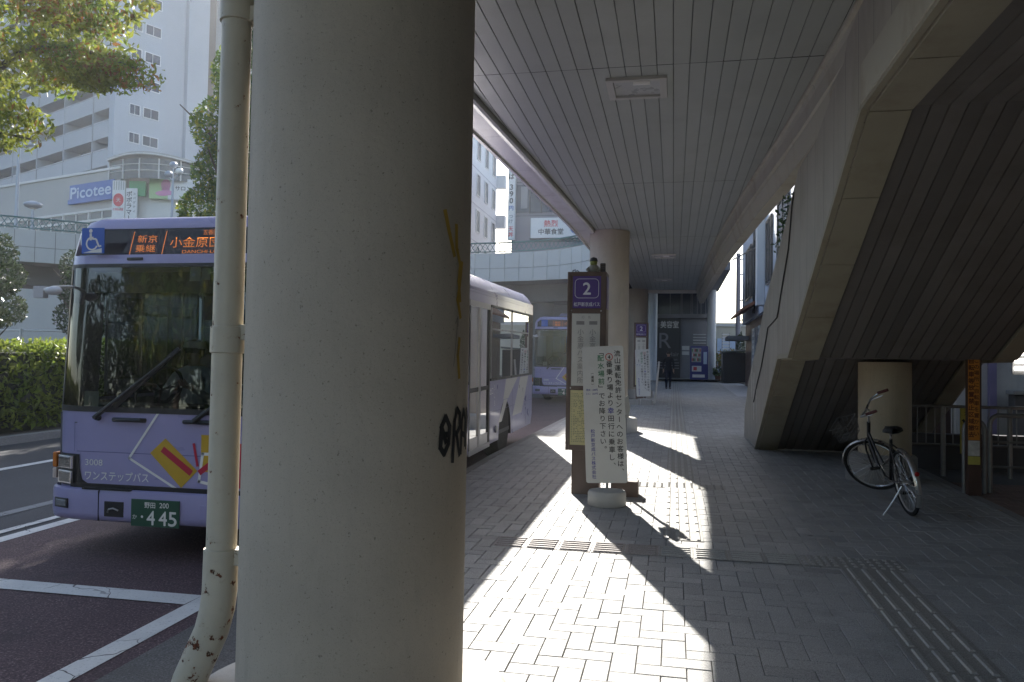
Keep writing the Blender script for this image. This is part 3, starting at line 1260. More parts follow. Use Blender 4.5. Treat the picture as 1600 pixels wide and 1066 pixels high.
# litter on the floor
M_LEAF = mat('dry_leaf', (.30, .22, .12), .8, .3, 20, .1)
M_TWIG = mat('pale_litter', (.45, .43, .38), .8, .2, 20, .1)
rng = random.Random(21)
mb = MB((3, 8.5, .22))
lm = MB()
for i in range(70):
    x, y = rng.uniform(2.0, 4.4), rng.uniform(5.5, 10.2)
    if x < 2.6 and rng.random() < .6:
        continue
    a = rng.uniform(0, PI)
    s = rng.uniform(.012, .035)
    z = G(y) + .012
    d, e = Vector((math.cos(a), math.sin(a), rng.uniform(-.2, .3))) * s, Vector((-math.sin(a), math.cos(a), rng.uniform(-.2, .2))) * s * .5
    c = Vector((x, y, z + s * .2))
    mb.face([c - d, c - e, c + d, c + e], rng.choice((M_LEAF, M_LEAF, M_TWIG)))
o = mb.build('leaf_litter', loc=(3, 8.5, .22))
tag(o, 'dry leaves and scraps scattered on the dark paving round the bicycle', 'litter', kind='stuff')

# ivy topping the stair wall
M_IVY = leafmat('ivy_leaf', (.035, .075, .025), (.06, .11, .03), .3)
mb = MB((1.5, 10.4, 3.4))
for i in range(300):
    y = rng.uniform(9.9, 11.1)
    zt = interp([(9.0, 4.02), (10.5, 3.42), (12.6, 2.66)], y)
    c = Vector((1.42 + rng.gauss(0, .07), y, zt + abs(rng.gauss(0, .06)) + .01))
    d, e = Vector((rng.gauss(0, 1), rng.gauss(0, 1), rng.gauss(0, 1))).normalized() * .035, Vector((rng.gauss(0, 1), rng.gauss(0, 1), rng.gauss(0, 1))).normalized() * .022
    mb.face([c - d, c - e, c + d, c + e], M_IVY, rng.uniform(.6, 1.3))
tag(mb.build('ivy', loc=(1.5, 10.4, 3.4), tone=True), 'dark green ivy creeping along the top of the staircase wall', 'ivy')

# ------------------------------------------------------------------ bicycle
M_TYRE = mat('tyre_rubber', (.018, .018, .018), .8, .15, 20, .15)
M_ALU = mat('aluminium', (.62, .62, .62), .3, .08, 8, .02, metal=.9)
M_FRAME = mat('black_enamel', (.016, .016, .018), .3, .1, 5, .01, coat=.5)
M_SADDLE = mat('saddle_vinyl', (.02, .02, .02), .5, .1, 20, .15)
M_GRIP = mat('maroon_grip', (.09, .022, .022), .6, .1, 10, .05)
M_REFL = mat('red_reflector', (.35, .02, .02), .2, .05, 10, 0)
RAD, WB = .33, 1.10


def wheel(name, par, T, fender_span, hub_w=.05):
    """tyre, rim and spokes, hub; T maps wheel-plane coordinates (along, up, side) to the bicycle"""
    ring = lambda r, n, s=0: [T(math.cos(2 * PI * i / n) * r, math.sin(2 * PI * i / n) * r, s) for i in range(n)]
    wt = bpy.data.objects.new(name, None)
    C.objects.link(wt)
    wt.parent = par
    mb = MB()
    mb.tube(ring(RAD - .02, 40), .02, M_TYRE, 10, closed=True)
    mb.build('tyre', wt, smooth=True)
    mb = MB()
    mb.tube(ring(RAD - .045, 40), .011, M_ALU, 8, closed=True)
    mb.build('rim', wt, smooth=True)
    mb = MB()
    for i in range(28):
        a = 2 * PI * i / 28
        sg = 1 if i % 2 else -1
        b = a + sg * .55
        mb.tube([T(math.cos(b) * .02, math.sin(b) * .02, sg * .028), T(math.cos(a) * (RAD - .05), math.sin(a) * (RAD - .05), 0)], .0016, M_ALU, 4)
    mb.build('spokes', wt)
    mb = MB()
    mb.tube([T(0, 0, -hub_w), T(0, 0, hub_w)], .02, M_ALU, 12)
    mb.build('hub', wt, smooth=True)
    f = MB()
    a0, a1 = fender_span
    n = 16
    rows = []
    for i in range(n + 1):
        a = lerp(a0, a1, i / n)
        rows.append([T(math.cos(a) * (RAD + .018 - abs(k) ** 2 * .012), math.sin(a) * (RAD + .018 - abs(k) ** 2 * .012), k * .028) for k in (-1, -.5, 0, .5, 1)])
    pts = [p for r in rows for p in r]
    fs = [(i * 5 + j, i * 5 + j + 1, (i + 1) * 5 + j + 1, (i + 1) * 5 + j) for i in range(n) for j in range(4)]
    f.shell(pts, fs, M_ALU)
    f.build('mudguard', wt, smooth=True)
    return wt


bike = thing('bicycle', 'black city bicycle with silver mudguards leaning on its kickstand, front wheel turned left', 'bicycle', (2.34, 8.66, G(8.66) + .008))
bike.rotation_euler = (math.atan(SLOPE), R(-9), R(4))
wheel('rear_wheel', bike, lambda a, u, s: (s, a, RAD + u), (R(80), R(215)))
HEADB, HEADT = Vector((0, WB - .075, .62)), Vector((0, WB - .19, .86))
AX = (HEADT - HEADB).normalized()
STEER = R(57)
rotm = Matrix.Rotation(STEER, 3, AX)
fork = lambda p: HEADB + rotm @ (Vector(p) - HEADB)
wheel('front_wheel', bike, lambda a, u, s: fork((s, WB + a, RAD + u)), (R(15), R(150)))
mb = MB()
BB = Vector((0, .45, .28))
SEAT_T = Vector((0, .24, .74))
mb.tube([BB, SEAT_T], .016, M_FRAME, 10)
mb.tube([BB, (0, .62, .29), (0, .82, .42), HEADB + AX * .05], .019, M_FRAME, 10)
mb.tube([BB.lerp(SEAT_T, .55), (0, .6, .43), (0, .80, .56), HEADB + AX * .14], .014, M_FRAME, 10)
mb.tube([HEADB, HEADT], .02, M_FRAME, 10)
for s in (-1, 1):
    mb.tube([(s * .05, .0, RAD), (s * .04, .3, .3), BB + Vector((s * .02, 0, 0))], .01, M_FRAME, 8)
    mb.tube([(s * .05, .0, RAD), (s * .035, .17, .64), SEAT_T + Vector((0, -.0, -.05))], .008, M_FRAME, 8)
mb.build('frame', bike, smooth=True)
mb = MB()
for s in (-1, 1):
    mb.tube([fork((s * .05, WB, RAD)), fork((s * .05, WB - .03, .55)), fork((s * .03, WB - .06, .66)), fork((0, WB - .08, .66))], .011, M_FRAME, 8)
mb.build('fork', bike, smooth=True)
mb = MB()
mb.tube([SEAT_T, SEAT_T + Vector((0, -.03, .09))], .012, M_ALU, 8)
mb.build('seat_post', bike, smooth=True)
mb = MB()
sp = SEAT_T + Vector((0, -.03, .11))
rows = []
for (y, wd, h) in ((-.14, .03, .0), (-.12, .085, .015), (-.06, .1, .02), (.0, .075, .012), (.07, .04, .008), (.13, .022, .003), (.145, .01, -.004)):
    rows.append([sp + Vector((wd * c, y, h + zz)) for c, zz in ((-1, -.035), (-.95, -.01), (-.5, .012), (0, .016), (.5, .012), (.95, -.01), (1, -.035))])
pts = [p for r in rows for p in r]
mb.shell(pts, [(i * 7 + j, i * 7 + j + 1, (i + 1) * 7 + j + 1, (i + 1) * 7 + j) for i in range(6) for j in range(6)], M_SADDLE)
mb.shell([p for r in rows for p in (r[0], r[6])], [(2 * i, 2 * i + 1, 2 * i + 3, 2 * i + 2) for i in range(6)], M_SADDLE)
mb.build('saddle', bike, smooth=True, angle=70)
mb = MB()
ST = HEADT + AX * .16
sw = lambda p: ST + rotm @ Vector(p)
mb.tube([HEADT, ST], .012, M_ALU, 8)
mb.tube([sw((-.24, -.17, .07)), sw((-.245, -.08, .06)), sw((-.2, .02, .03)), sw((-.09, .04, .0)), sw((0, .03, 0)), sw((.09, .04, 0)), sw((.2, .02, .03)), sw((.245, -.08, .06)), sw((.24, -.17, .07))], .0105, M_ALU, 8)
hb = mb.build('handlebar', bike, smooth=True)
for s in (-1, 1):
    mb = MB()
    mb.tube([sw((s * .245, -.07, .06)), sw((s * .24, -.19, .07))], .017, M_GRIP, 10)
    mb.build('grip', hb, smooth=True)
    mb = MB()
    mb.tube([sw((s * .19, .03, .015)), sw((s * .215, -.04, .02)), sw((s * .215, -.12, .03))], .005, M_ALU, 6)
    mb.build('brake_lever', hb, smooth=True)
M_WIRE = mat('dull_wire', (.22, .22, .22), .45, .1, 8, .02, metal=.7)
# front basket of thin wire
mb = MB()
bk = lambda x, y, z: fork((x, WB + y, z))
W0, W1, D0, D1, Z0b, Z1b = .10, .145, .02, .20, .74, .93
for i in range(9):
    t = i / 8
    for q in (0, 1):
        y0b, y1b = (D0 - .02, D0 - .04) if q == 0 else (D0 + .17, D1)
        mb.tube([bk(lerp(-W0, W0, t), y0b, Z0b), bk(lerp(-W1, W1, t), y1b, Z1b)], .0022, M_WIRE, 4)
for i in range(5):
    t = i / 4
    for s in (-1, 1):
        mb.tube([bk(s * W0, lerp(D0 - .02, D0 + .17, t), Z0b), bk(s * W1, lerp(D0 - .04, D1, t), Z1b)], .0022, M_WIRE, 4)
for k in range(5):
    t = k / 4
    a, b = lerp(W0, W1, t), lerp(Z0b, Z1b, t)
    ya, yb = lerp(D0 - .02, D0 - .04, t), lerp(D0 + .17, D1, t)
    mb.tube([bk(-a, ya, b), bk(a, ya, b), bk(a, yb, b), bk(-a, yb, b)], .0045 if k == 4 else .0022, M_WIRE, 6 if k == 4 else 4, closed=True)
for i in range(7):
    t = i / 6
    mb.tube([bk(lerp(-W0, W0, t), D0 - .02, Z0b), bk(lerp(-W0, W0, t), D0 + .17, Z0b)], .0022, M_WIRE, 4)
mb.build('basket', bike)
mb = MB()
mb.lathe(fork((.07, WB + .02, .60)), [(.0, -.03), (.025, -.028), (.036, .0), (.036, .04), (.0, .05)], M_ALU, 14, 'y')
mb.build('headlamp', bike, smooth=True)
mb = MB()
mb.tube([(-.05, -.02, RAD - .03), (-.16, -.03, .16), (-.275, -.06, .045)], .008, M_ALU, 8)
mb.build('kickstand', bike, smooth=True)
mb = MB()
for a in (0, PI):
    e = BB + Vector((.05 if a else -.06, math.cos(.9 + a) * .16, math.sin(.9 + a) * .16))
    mb.tube([BB + Vector((.05 if a else -.06, 0, 0)), e], .009, M_ALU, 6)
    mb.obox(e + Vector((.05 if a else -.05, 0, 0)), ((1, 0, 0), (0, 1, 0), (0, 0, 1)), (.045, .03, .012), M_TYRE)
mb.build('crank', bike)
mb = MB()
mb.prism([(-.07, .29), (.0, .385), (.45, .36), (.53, .30), (.5, .2), (.45, .19), (0, .29)], 'x', .045, .065, M_FRAME)
mb.build('chain_case', bike, bevel=.008)
mb = MB()
mb.lathe((0, -.362, .47), [(.0, -.012), (.02, -.01), (.024, .0)], M_REFL, 14, 'y')
mb.build('reflector', bike, smooth=True)
# ------------------------------------------------------------------ bus stop sign, notice boards
M_BROWN = mat('brown_steel', (.115, .072, .055), .45, .12, 4, .05, 50, dirt=(.2, .15, .12), dscale=5, damt=.3)
M_PURP = mat('purple_plate', (.085, .04, .22), .4, .08, 4, .02)
M_WPRINT = mat('white_print', (.75, .74, .78), .5, .05, 6, 0)
M_ROUTE = mat('route_paper', (.66, .64, .58), .6, .06, 3, .02)
M_GPRINT = mat('faded_print', (.30, .28, .26), .7, .1, 10, 0)
M_TIME = mat('yellow_paper', (.66, .60, .30), .6, .08, 5, .02)
M_TPRINT = mat('timetable_print', (.24, .24, .16), .7, .1, 10, 0)
M_TRED = mat('timetable_red', (.5, .16, .1), .7, .1, 10, 0)
M_BOARD = mat('white_board', (.66, .66, .63), .5, .06, 2, .02, dirt=(.42, .40, .36), dscale=3, damt=.25)
M_BLUEP = mat('blue_print', (.06, .06, .32), .6, .1, 6, 0)
M_GREENP = mat('green_print', (.03, .20, .09), .6, .1, 6, 0)
M_REDP = mat('red_print', (.52, .05, .03), .6, .1, 6, 0)
X_, Z_ = (1, 0, 0), (0, 0, 1)


def bus_sign(loc, label, num):
    t = thing('bus_stop_sign', label, 'bus stop sign', loc, 0, 'brown bus stop signs')
    mb = MB()
    mb.box(-.15, .16, .06, .30, -.02, .56, M_BROWN)
    mb.build('pedestal', t, bevel=.008)
    mb = MB()
    mb.prism([(-.215, .50), (.22, .50), (.22, 2.50), (-.215, 2.50)], 'y', .0, .34, M_BROWN)
    mb.box(-.215, -.175, -.012, .0, .50, 2.5, M_BROWN)
    mb.box(.18, .22, -.012, .0, .50, 2.5, M_BROWN)
    for za, zb in ((.50, .555), (1.175, 1.215), (2.035, 2.085), (2.455, 2.5)):
        mb.box(-.1745, .1795, -.0115, .0, za, zb, M_BROWN)
    mb.build('cabinet', t, bevel=.004)
    mb = MB()
    mb.box(-.155, .16, -.006, -.001, 2.09, 2.45, M_PURP)
    p = mb.build('number_panel', t)
    mb = MB()
    mb.text(num, (.003, -.0075, 2.245), X_, Z_, .19, M_WPRINT, 'C', .02)
    q = []
    for cx, cz, a0 in ((.09, 2.375, 0), (-.085, 2.375, PI / 2), (-.085, 2.25, PI), (.09, 2.25, 1.5 * PI)):
        q += [(cx + .045 * math.cos(a0 + k * PI / 10), -.0075, cz + .045 * math.sin(a0 + k * PI / 10)) for k in range(6)]
    n = len(q)
    for i in range(n):
        a, b = Vector(q[i]), Vector(q[(i + 1) % n])
        mb.beam(a, b, .005, .0012, M_WPRINT, (0, 1, 0))
    mb.text('松戸新京成バス', (.003, -.0075, 2.115), X_, Z_, .05, M_WPRINT, 'C', .01, .29)
    mb.build('lettering', p)
    mb = MB()
    mb.box(-.16, .155, -.006, -.001, 1.22, 2.03, M_ROUTE)
    p = mb.build('route_panel', t)
    mb = MB()
    mb.text('行　先', (.0, -.0075, 1.975), X_, Z_, .035, M_GPRINT)
    mb.box(-.11, -.02, -.0075, -.007, 1.905, 1.945, M_GPRINT)
    mb.box(.035, .125, -.0075, -.007, 1.905, 1.945, M_GPRINT)
    mb.vtext('小金原バス案内所', (-.06, -.0075, 1.86), X_, Z_, .075, .077, M_GPRINT, .0)
    mb.vtext('小金高校', (.075, -.0075, 1.86), X_, Z_, .075, .077, M_GPRINT, .0)
    for k in range(3):
        mb.box(.04, .11, -.0075, -.007, 1.30 + k * .03, 1.305 + k * .03, M_GPRINT)
    mb.build('lettering', p)
    mb = MB()
    mb.box(-.165, .165, -.006, -.001, .56, 1.17, M_TIME)
    p = mb.build('timetable', t)
    mb = MB()
    rng = random.Random(4)
    for k in range(30):
        z = 1.13 - k * .0185
        mb.box(-.15, -.143, -.0075, -.007, z, z + .008, M_TPRINT)
        x = -.13
        while x < .14:
            wdt = rng.uniform(.008, .02)
            if rng.random() < .75:
                mb.box(x, x + wdt, -.0075, -.007, z, z + .007, M_TRED if x > .06 else M_TPRINT)
            x += wdt + .008
    mb.build('printed_lines', p)
    mb = MB()
    mb.box(.2205, .226, .03, .30, 2.09, 2.45, M_PURP)
    mb.build('side_plate', t)
    for x in (-.165, .165):
        for z in (2.06, 1.195):
            mb = MB()
            mb.lathe((x, -.012, z), [(0, -.004), (.006, -.003), (.007, 0)], M_ALU, 10, 'y')
            mb.build('lock', t)
    return t


s1 = bus_sign((-.965, 8.9, G(8.9)), 'tall brown bus stop sign with purple number 2 panel behind the leaning white board', '2')
s2 = dup(s1, (-1.0, 25.0, G(25)), label='distant brown bus stop sign past the second column, mostly hidden by its own white board')

# a little ornament set on the sign's roof
M_FIG = mat('figure_grey', (.30, .28, .22), .7, .25, 12, .1)
M_FIGD = mat('figure_dark', (.05, .05, .05), .7, .2, 10, .1)
M_FIGG = mat('figure_green', (.30, .33, .10), .7, .2, 14, .1)
o = thing('figurine', 'small round bodied figurine with a dark cap sitting on the brown sign top', 'figurine', (-.90, 9.0, G(8.9) + 2.5))
mb = MB()
mb.ball((0, 0, .045), .06, .05, .055, M_FIG)
mb.build('body', o, smooth=True)
mb = MB()
mb.ball((.0, -.01, .115), .042, .04, .04, M_FIGG)
mb.build('head', o, smooth=True)
mb = MB()
mb.lathe((0, -.01, .13), [(.05, 0), (.044, .008), (.036, .035), (.0, .05)], M_FIGD, 16)
mb.build('cap', o, smooth=True)
for s in (-1, 1):
    mb = MB()
    mb.tube([(s * .05, -.01, .06), (s * .075, -.03, .03), (s * .05, -.05, .012)], .013, M_FIG, 8)
    mb.build('arm', o, smooth=True)
o = thing('switch_box', 'little dark ribbed box beside the figurine on the sign top', 'box', (-.795, 9.0, G(8.9) + 2.5))
mb = MB()
mb.box(-.028, .028, -.03, .03, 0, .105, M_FIGD)
for k in range(4):
    mb.box(-.031, .031, -.033, .033, .02 + k * .022, .028 + k * .022, M_BROWN)
mb.build('case', o, bevel=.003)
o = thing('wire_hook', 'bent black wire hook on the left end of the sign top', 'hook', (-1.1, 8.95, G(8.9) + 2.5))
mb = MB()
mb.tube([(-.03, 0, .0), (-.03, 0, .02), (0, 0, .03), (.0, 0, .008), (.02, 0, .022), (.04, 0, .008)], .006, M_BLK, 6)
mb.build('wire', o, smooth=True)


def notice(loc, label, lean=R(-2.6)):
    t = thing('notice_board', label, 'notice board', loc, 0, 'white notice boards on round bases')
    mb = MB()
    mb.lathe((0, 0, 0), [(.19, 0), (.2, .012), (.2, .13), (.185, .155), (.05, .175), (.0, .176)], mat('board_base', (.50, .50, .48), .7, .08, 6, .2), 36)
    mb.build('base', t, smooth=True)
    mb = MB()
    mb.tube([(0, .01, .17), (0, .01, 1.5)], .014, M_STEEL, 10)
    mb.build('pole', t, smooth=True)
    mb = MB()
    H, W = 1.43, .216
    rr = .025
    q = []
    for cx, cz, a0 in ((W - rr, H - rr, 0), (-W + rr, H - rr, PI / 2), (-W + rr, rr, PI), (W - rr, rr, 1.5 * PI)):
        q += [(cx + rr * math.cos(a0 + k * PI / 8), cz + rr * math.sin(a0 + k * PI / 8)) for k in range(5)]
    mb.prism(q, 'y', -.024, -.008, M_BOARD)
    b = mb.build('panel', t)
    b.location = (0, 0, .235)
    b.rotation_euler = (R(1), lean, 0)
    mb = MB()
    y = -.0255
    s, st = .070, .0785
    mb.vtext('流山運転免許センターへのお客様は、', (.152, y, 1.385), X_, Z_, .069, .0765, M_BLUEP if 0 else M_BLKP, .012)
    mb.vtext('番乗り場より', (.066, y, 1.275), X_, Z_, s, .081, M_BLKP, .012)
    mb.vtext('幸', (.066, y, 1.275 - 6 * .081), X_, Z_, s, .081, M_BLUEP, .014)
    mb.vtext('田行に乗車し、', (.066, y, 1.275 - 7 * .081), X_, Z_, s, .081, M_BLKP, .012)
    # red ringed four
    cz = 1.315
    for i in range(20):
        a, c = 2 * PI * i / 20, 2 * PI * (i + 1) / 20
        mb.beam((.066 + .036 * math.cos(a), y, cz + .036 * math.sin(a)), (.066 + .036 * math.cos(c), y, cz + .036 * math.sin(c)), .008, .001, M_REDP, (0, 1, 0))
    mb.text('4', (.066, y, cz - .02), X_, Z_, .055, M_BLKP, 'C', .02)
    mb.vtext('「', (-.022, y, 1.40), X_, Z_, s, .08, M_BLKP, .01)
    mb.vtext('配水場前', (-.022, y, 1.34), X_, Z_, s, .081, M_GREENP, .012)
    mb.vtext('」でお降り下さい。', (-.022, y, 1.025), X_, Z_, s, .079, M_BLKP, .012)
    mb.vtext('（運賃）', (-.115, y, 1.16), X_, Z_, .034, .036, M_BLKP, .01)
    mb.text('現金：230円', (-.125, y, .965), X_, Z_, .024, M_BLUEP, 'C', .01, .12)
    mb.text('ＩＣ：227円', (-.125, y, .925), X_, Z_, .024, M_BLUEP, 'C', .01, .12)
    mb.vtext('松戸新京成バス株式会社', (-.13, y, .565), X_, Z_, .046, .0475, M_BLUEP, .01)
    mb.build('lettering', b)
    return t


n1 = notice((-.67, 8.42, G(8.42)), 'leaning white notice board with Japanese writing in front of the brown sign')
n2 = dup(n1, (-.88, 24.6, G(24.6)), label='far white notice board seen small beyond the second column')
# low stand almost wholly hidden behind the board: its brown foot shows, and its shadow lies on the paving
o = thing('low_stand', 'brown footed low stand hidden behind the white board, only its foot showing', 'stand', (-.53, 9.05, G(9.05)))
mb = MB()
mb.box(-.14, .16, -.12, .12, -.01, .17, M_BROWN)
mb.build('foot', o, bevel=.008)
mb = MB()
mb.tube([(0, 0, .17), (0, 0, .9)], .02, M_STEEL, 10)
mb.build('pole', o, smooth=True)
mb = MB()
mb.prism([(-.10, .86), (.04, .86), (.06, .98), (.03, 1.12), (-.02, 1.08), (-.10, 1.16), (-.16, 1.02)], 'y', -.01, .01, M_BOARD)
mb.build('plate', o, bevel=.003)

o = thing('white_pole', 'slim white pole leaning by the far notice board', 'pole', (-.56, 25.0, G(25)))
mb = MB()
mb.tube([(0, 0, 0), (.12, .03, 1.3)], .03, mat('white_enamel', (.68, .68, .66), .4, .06, 3, .02), 10)
mb.build('shaft', o, smooth=True)
for i, x in enumerate((-1.15, -.78)):
    o = thing('concrete_block', 'concrete kerb block at the foot of the far bus stop sign', 'block', (x, 24.2, G(24.2)), 0, 'concrete blocks by the far bus stop')
    mb = MB()
    mb.box(-.17, .17, -.1, .1, -.01, .17, M_CONC)
    mb.build('block', o, bevel=.012)
# ------------------------------------------------------------------ buses
M_LILAC = mat('lilac_paint', (.295, .28, .485), .32, .05, 1.2, .015, 20, coat=.5, dirt=(.19, .18, .31), dscale=2.2, damt=.22)
M_STRIPE = mat('pale_stripe', (.58, .57, .55), .35, .04, 3, .01, coat=.5)
M_GOLD = mat('gold_decal', (.50, .32, .03), .4, .05, 4, .01)
M_CRIM = mat('crimson_decal', (.42, .02, .05), .4, .05, 4, .01)
M_WDEC = mat('white_decal', (.70, .70, .68), .4, .05, 4, .01)
M_BLKT = mat('black_trim', (.018, .018, .02), .45, .1, 8, .03)
M_INT = mat('bus_interior', (.10, .10, .11), .7, .2, 3, .05)
M_SEAT = mat('bus_seat', (.045, .06, .13), .8, .2, 10, .2)
M_RAILY = mat('bus_handrail', (.42, .22, .05), .4, .1, 5, .02)
M_WS = glass('windshield_glass', (.30, .36, .35), .01, 2.2)
M_SIDEG = glass('side_glass', (.22, .25, .26), .01, 4.0)
M_DISPG = glass('display_glass', (.45, .45, .45), .01, 1.0)
M_LAMPG = glass('lamp_glass', (.75, .78, .8), .02, 1.3)
M_CHROME = mat('chrome', (.75, .75, .76), .12, .03, 5, 0, metal=1)
M_AMBER = mat('amber_lens', (.55, .16, .02), .2, .05, 5, 0)
M_CLEAR = mat('clear_lens', (.55, .45, .40), .2, .05, 5, 0)
M_PLATE = mat('green_plate', (.018, .075, .045), .4, .06, 5, .01)
M_BLUEW = mat('wheelchair_blue', (.02, .10, .45), .4, .05, 5, .01)
M_LED = emit('orange_led', (1.0, .30, .03), .4)
M_LEDW = emit('pale_led', (.9, .75, .45), .5)
BW, BL, FZ0, FZ1 = 2.5, 9.55, .33, 2.45


def rake(z):
    return 0 if z < 1.22 else (z - 1.22) * .075 + max(0, z - 2.5) * .25


NX = [0, .0, .012, .05, .11, .19, .32, 2.18, 2.31, 2.39, 2.45, 2.488, 2.5, 2.5]
NY = [.6, .30, .20, .115, .06, .025, .0, .0, .025, .06, .115, .20, .30, .6]


def fy(x, z):
    for (a, b), (c, d) in zip(zip(NX, NY), zip(NX[1:], NY[1:])):
        if a <= x <= c and c > a:
            return lerp(b, d, (x - a) / (c - a)) + rake(z)
    return rake(z)


def zroof(x):
    u = abs(x - 1.25) / 1.25
    return 2.90 - .05 * u ** 2 - .22 * max(0, (u - .80) / .20) ** 2


def front_grid(mb, zs, m, i0=0, i1=len(NX) - 1, out=0.0, tz=None):
    rows = []
    for z in zs:
        row = []
        for i in range(i0, i1 + 1):
            zz = z if tz is None else min(z, tz(NX[i]))
            row.append((NX[i], NY[i] + rake(zz) - out, zz))
        rows.append(row)
    n = i1 - i0 + 1
    pts = [p for r in rows for p in r]
    mb.shell(pts, [(a * n + b, a * n + b + 1, (a + 1) * n + b + 1, (a + 1) * n + b) for a in range(len(zs) - 1) for b in range(n - 1)], m)


def decal(mb, poly, m, out=.004):
    mb.face([(x, fy(x, z) - out, z) for x, z in poly], m)


def dline(mb, pts, wd, m, out=.005):
    for (xa, za), (xb, zb) in zip(pts, pts[1:]):
        d = Vector((xb - xa, zb - za)).normalized()
        s = Vector((-d.y, d.x)) * wd / 2
        e = d * wd * .4
        p = [(xa - e.x - s.x, za - e.y - s.y), (xb + e.x - s.x, zb + e.y - s.y), (xb + e.x + s.x, zb + e.y + s.y), (xa - e.x + s.x, za - e.y + s.y)]
        decal(mb, p, m, out)


def make_bus(loc, label):
    t = thing('city_bus', label, 'bus', loc, 0, 'lilac city buses in the bays')
    t.rotation_euler = (math.atan(SLOPE), 0, 0)
    # ---- body shell
    mb = MB()
    front_grid(mb, (FZ0 + .22, .62, .9, 1.2), M_LILAC)
    # windscreen surround: pillars, header
    for i0, i1 in ((0, 3), (10, 13)):
        front_grid(mb, (1.2, 1.6, 2.0, FZ1), M_LILAC, i0, i1)
    front_grid(mb, (FZ1, 2.53), M_LILAC)
    for i0, i1 in ((0, 4), (9, 13)):
        front_grid(mb, (2.53, 2.64, 2.79), M_LILAC, i0, i1, tz=zroof)
    # dome edge into the roof
    n = len(NX)
    rows = []
    for k, (dy, dz) in enumerate(((0, -.11), (.005, -.06), (.03, -.022), (.08, -.004), (.2, 0), (.35, 0))):
        rows.append([(NX[i], min(.6, NY[i]) * (1 if k < 4 else 1) + rake(2.79) + dy, zroof(NX[i]) + (dz if dz else 0)) for i in range(n)])
    pts = [p for r in rows for p in r]
    mb.shell(pts, [(a * n + b, a * n + b + 1, (a + 1) * n + b + 1, (a + 1) * n + b) for a in range(len(rows) - 1) for b in range(n - 1)], M_LILAC)
    # roof
    xs = [0, .02, .05, .1, .18, .3, .7, 1.25, 1.8, 2.2, 2.32, 2.4, 2.45, 2.48, 2.5]
    rows = [[(x, y, zroof(x)) for x in xs] for y in (.5, 2.5, 5, 7.5, BL - .12)]
    rows.append([(x, BL - .02, zroof(x) - .06) for x in xs])
    k = len(xs)
    pts = [p for r in rows for p in r]
    mb.shell(pts, [(a * k + b, a * k + b + 1, (a + 1) * k + b + 1, (a + 1) * k + b) for a in range(len(rows) - 1) for b in range(k - 1)], M_LILAC)
    # gutter beads along the cant rail
    for z in (2.60, 2.56):
        mb.box(2.5, 2.507, .7, BL - .05, z, z + .012, M_LILAC)
    # sides: strips above and below the windows, wheel arches cut out of the lower panel
    ZB, ZT, ZSK = 1.28, 2.44, .33
    DOORS = ((.45, 1.40), (4.62, 5.86))
    ARCH = ((2.1, .50), (7.02, .50))

    def side(x, doors):
        top = [(y, z) for y, z in ()]
        ys = [.6]
        cuts = []
        if doors:
            cuts = [(a, b) for a, b in DOORS]
        # upper strip
        mb.face([(x, .5, ZT), (x, BL, ZT), (x, BL - .02, 2.635), (x, .5, 2.635)], M_LILAC)
        # lower panel in pieces between doors
        segs, y = [], (.6 if not doors else 1.40)
        if doors:
            segs = [(1.40, 4.62), (5.86, BL)]
        else:
            segs = [(.6, BL)]
        for a, b in segs:
            pl = [(a, ZB), (a, ZSK)]
            for c, r in ARCH:
                if a < c < b:
                    z0 = .06
                    pl.append((c - r, ZSK))
                    for k in range(13):
                        an = PI - PI * k / 12
                        pl.append((c + r * math.cos(an), ZSK + (r + .12) * math.sin(an) * .98))
                    pl.append((c + r, ZSK))
            pl += [(b - (.12 if b == BL else 0), ZSK)]
            if b == BL:
                pl += [(b, ZSK + .22)]
            pl += [(b, ZB)]
            mb.face([(x, q, z) for q, z in pl], M_LILAC)
    side(2.5, True)
    side(0.0, False)
    # rear
    mb.face([(0, BL, .5), (2.5, BL, .5), (2.5, BL - .02, zroof(2.5) - .06), (1.25, BL - .02, 2.83), (0, BL - .02, zroof(0) - .06)], M_LILAC)
    mb.build('body', t, smooth=True, angle=35)
    # ---- floor, interior
    mb = MB()
    mb.box(.03, 2.47, .12, BL - .05, .40, .46, M_INT)
    mb.box(.05, 2.45, .10, .55, .46, 1.18, M_INT)
    mb.box(.04, 2.46, BL - .9, BL - .06, .46, 1.25, M_INT)
    mb.box(.02, .06, .6, BL, .46, 1.25, M_INT)
    mb.face([(.1, .5, 2.60), (2.4, .5, 2.60), (2.4, BL - .1, 2.60), (.1, BL - .1, 2.60)], mat('bus_ceiling', (.32, .32, .31), .6, .05, 3, .02))
    mb.box(.15, 2.35, .22, .60, 1.18, 1.24, M_BLKT)
    mb.build('interior', t)
    mb = MB()
    mb.tube([(.62 + .22 * math.cos(a), .62 + .12 * math.sin(a), 1.36 + .20 * math.sin(a)) for a in [2 * PI * i / 24 for i in range(24)]], .016, M_BLKT, 8, closed=True)
    for a in (.4, 2.74, 4.7):
        mb.tube([(.62, .62, 1.34), (.62 + .21 * math.cos(a), .62 + .115 * math.sin(a), 1.36 + .19 * math.sin(a))], .012, M_BLKT, 6)
    mb.tube([(.62, .58, 1.2), (.62, .62, 1.34)], .03, M_BLKT, 8)
    mb.build('steering_wheel', t, smooth=True)
    for (x, y) in ((.28, 3), (.28, 3.9), (.28, 5), (1.9, 2.6), (1.9, 6.6), (.28, 6.4), (1.9, 7.6), (.28, 7.6)):
        mb = MB()
        mb.box(x, x + .45, y, y + .42, .75, .87, M_SEAT)
        mb.box(x, x + .45, y + .38, y + .48, .85, 1.5, M_SEAT)
        mb.build('seat', t, bevel=.03)
    mb = MB()
    mb.box(.45, .95, .87, 1.37, .78, .92, M_SEAT)
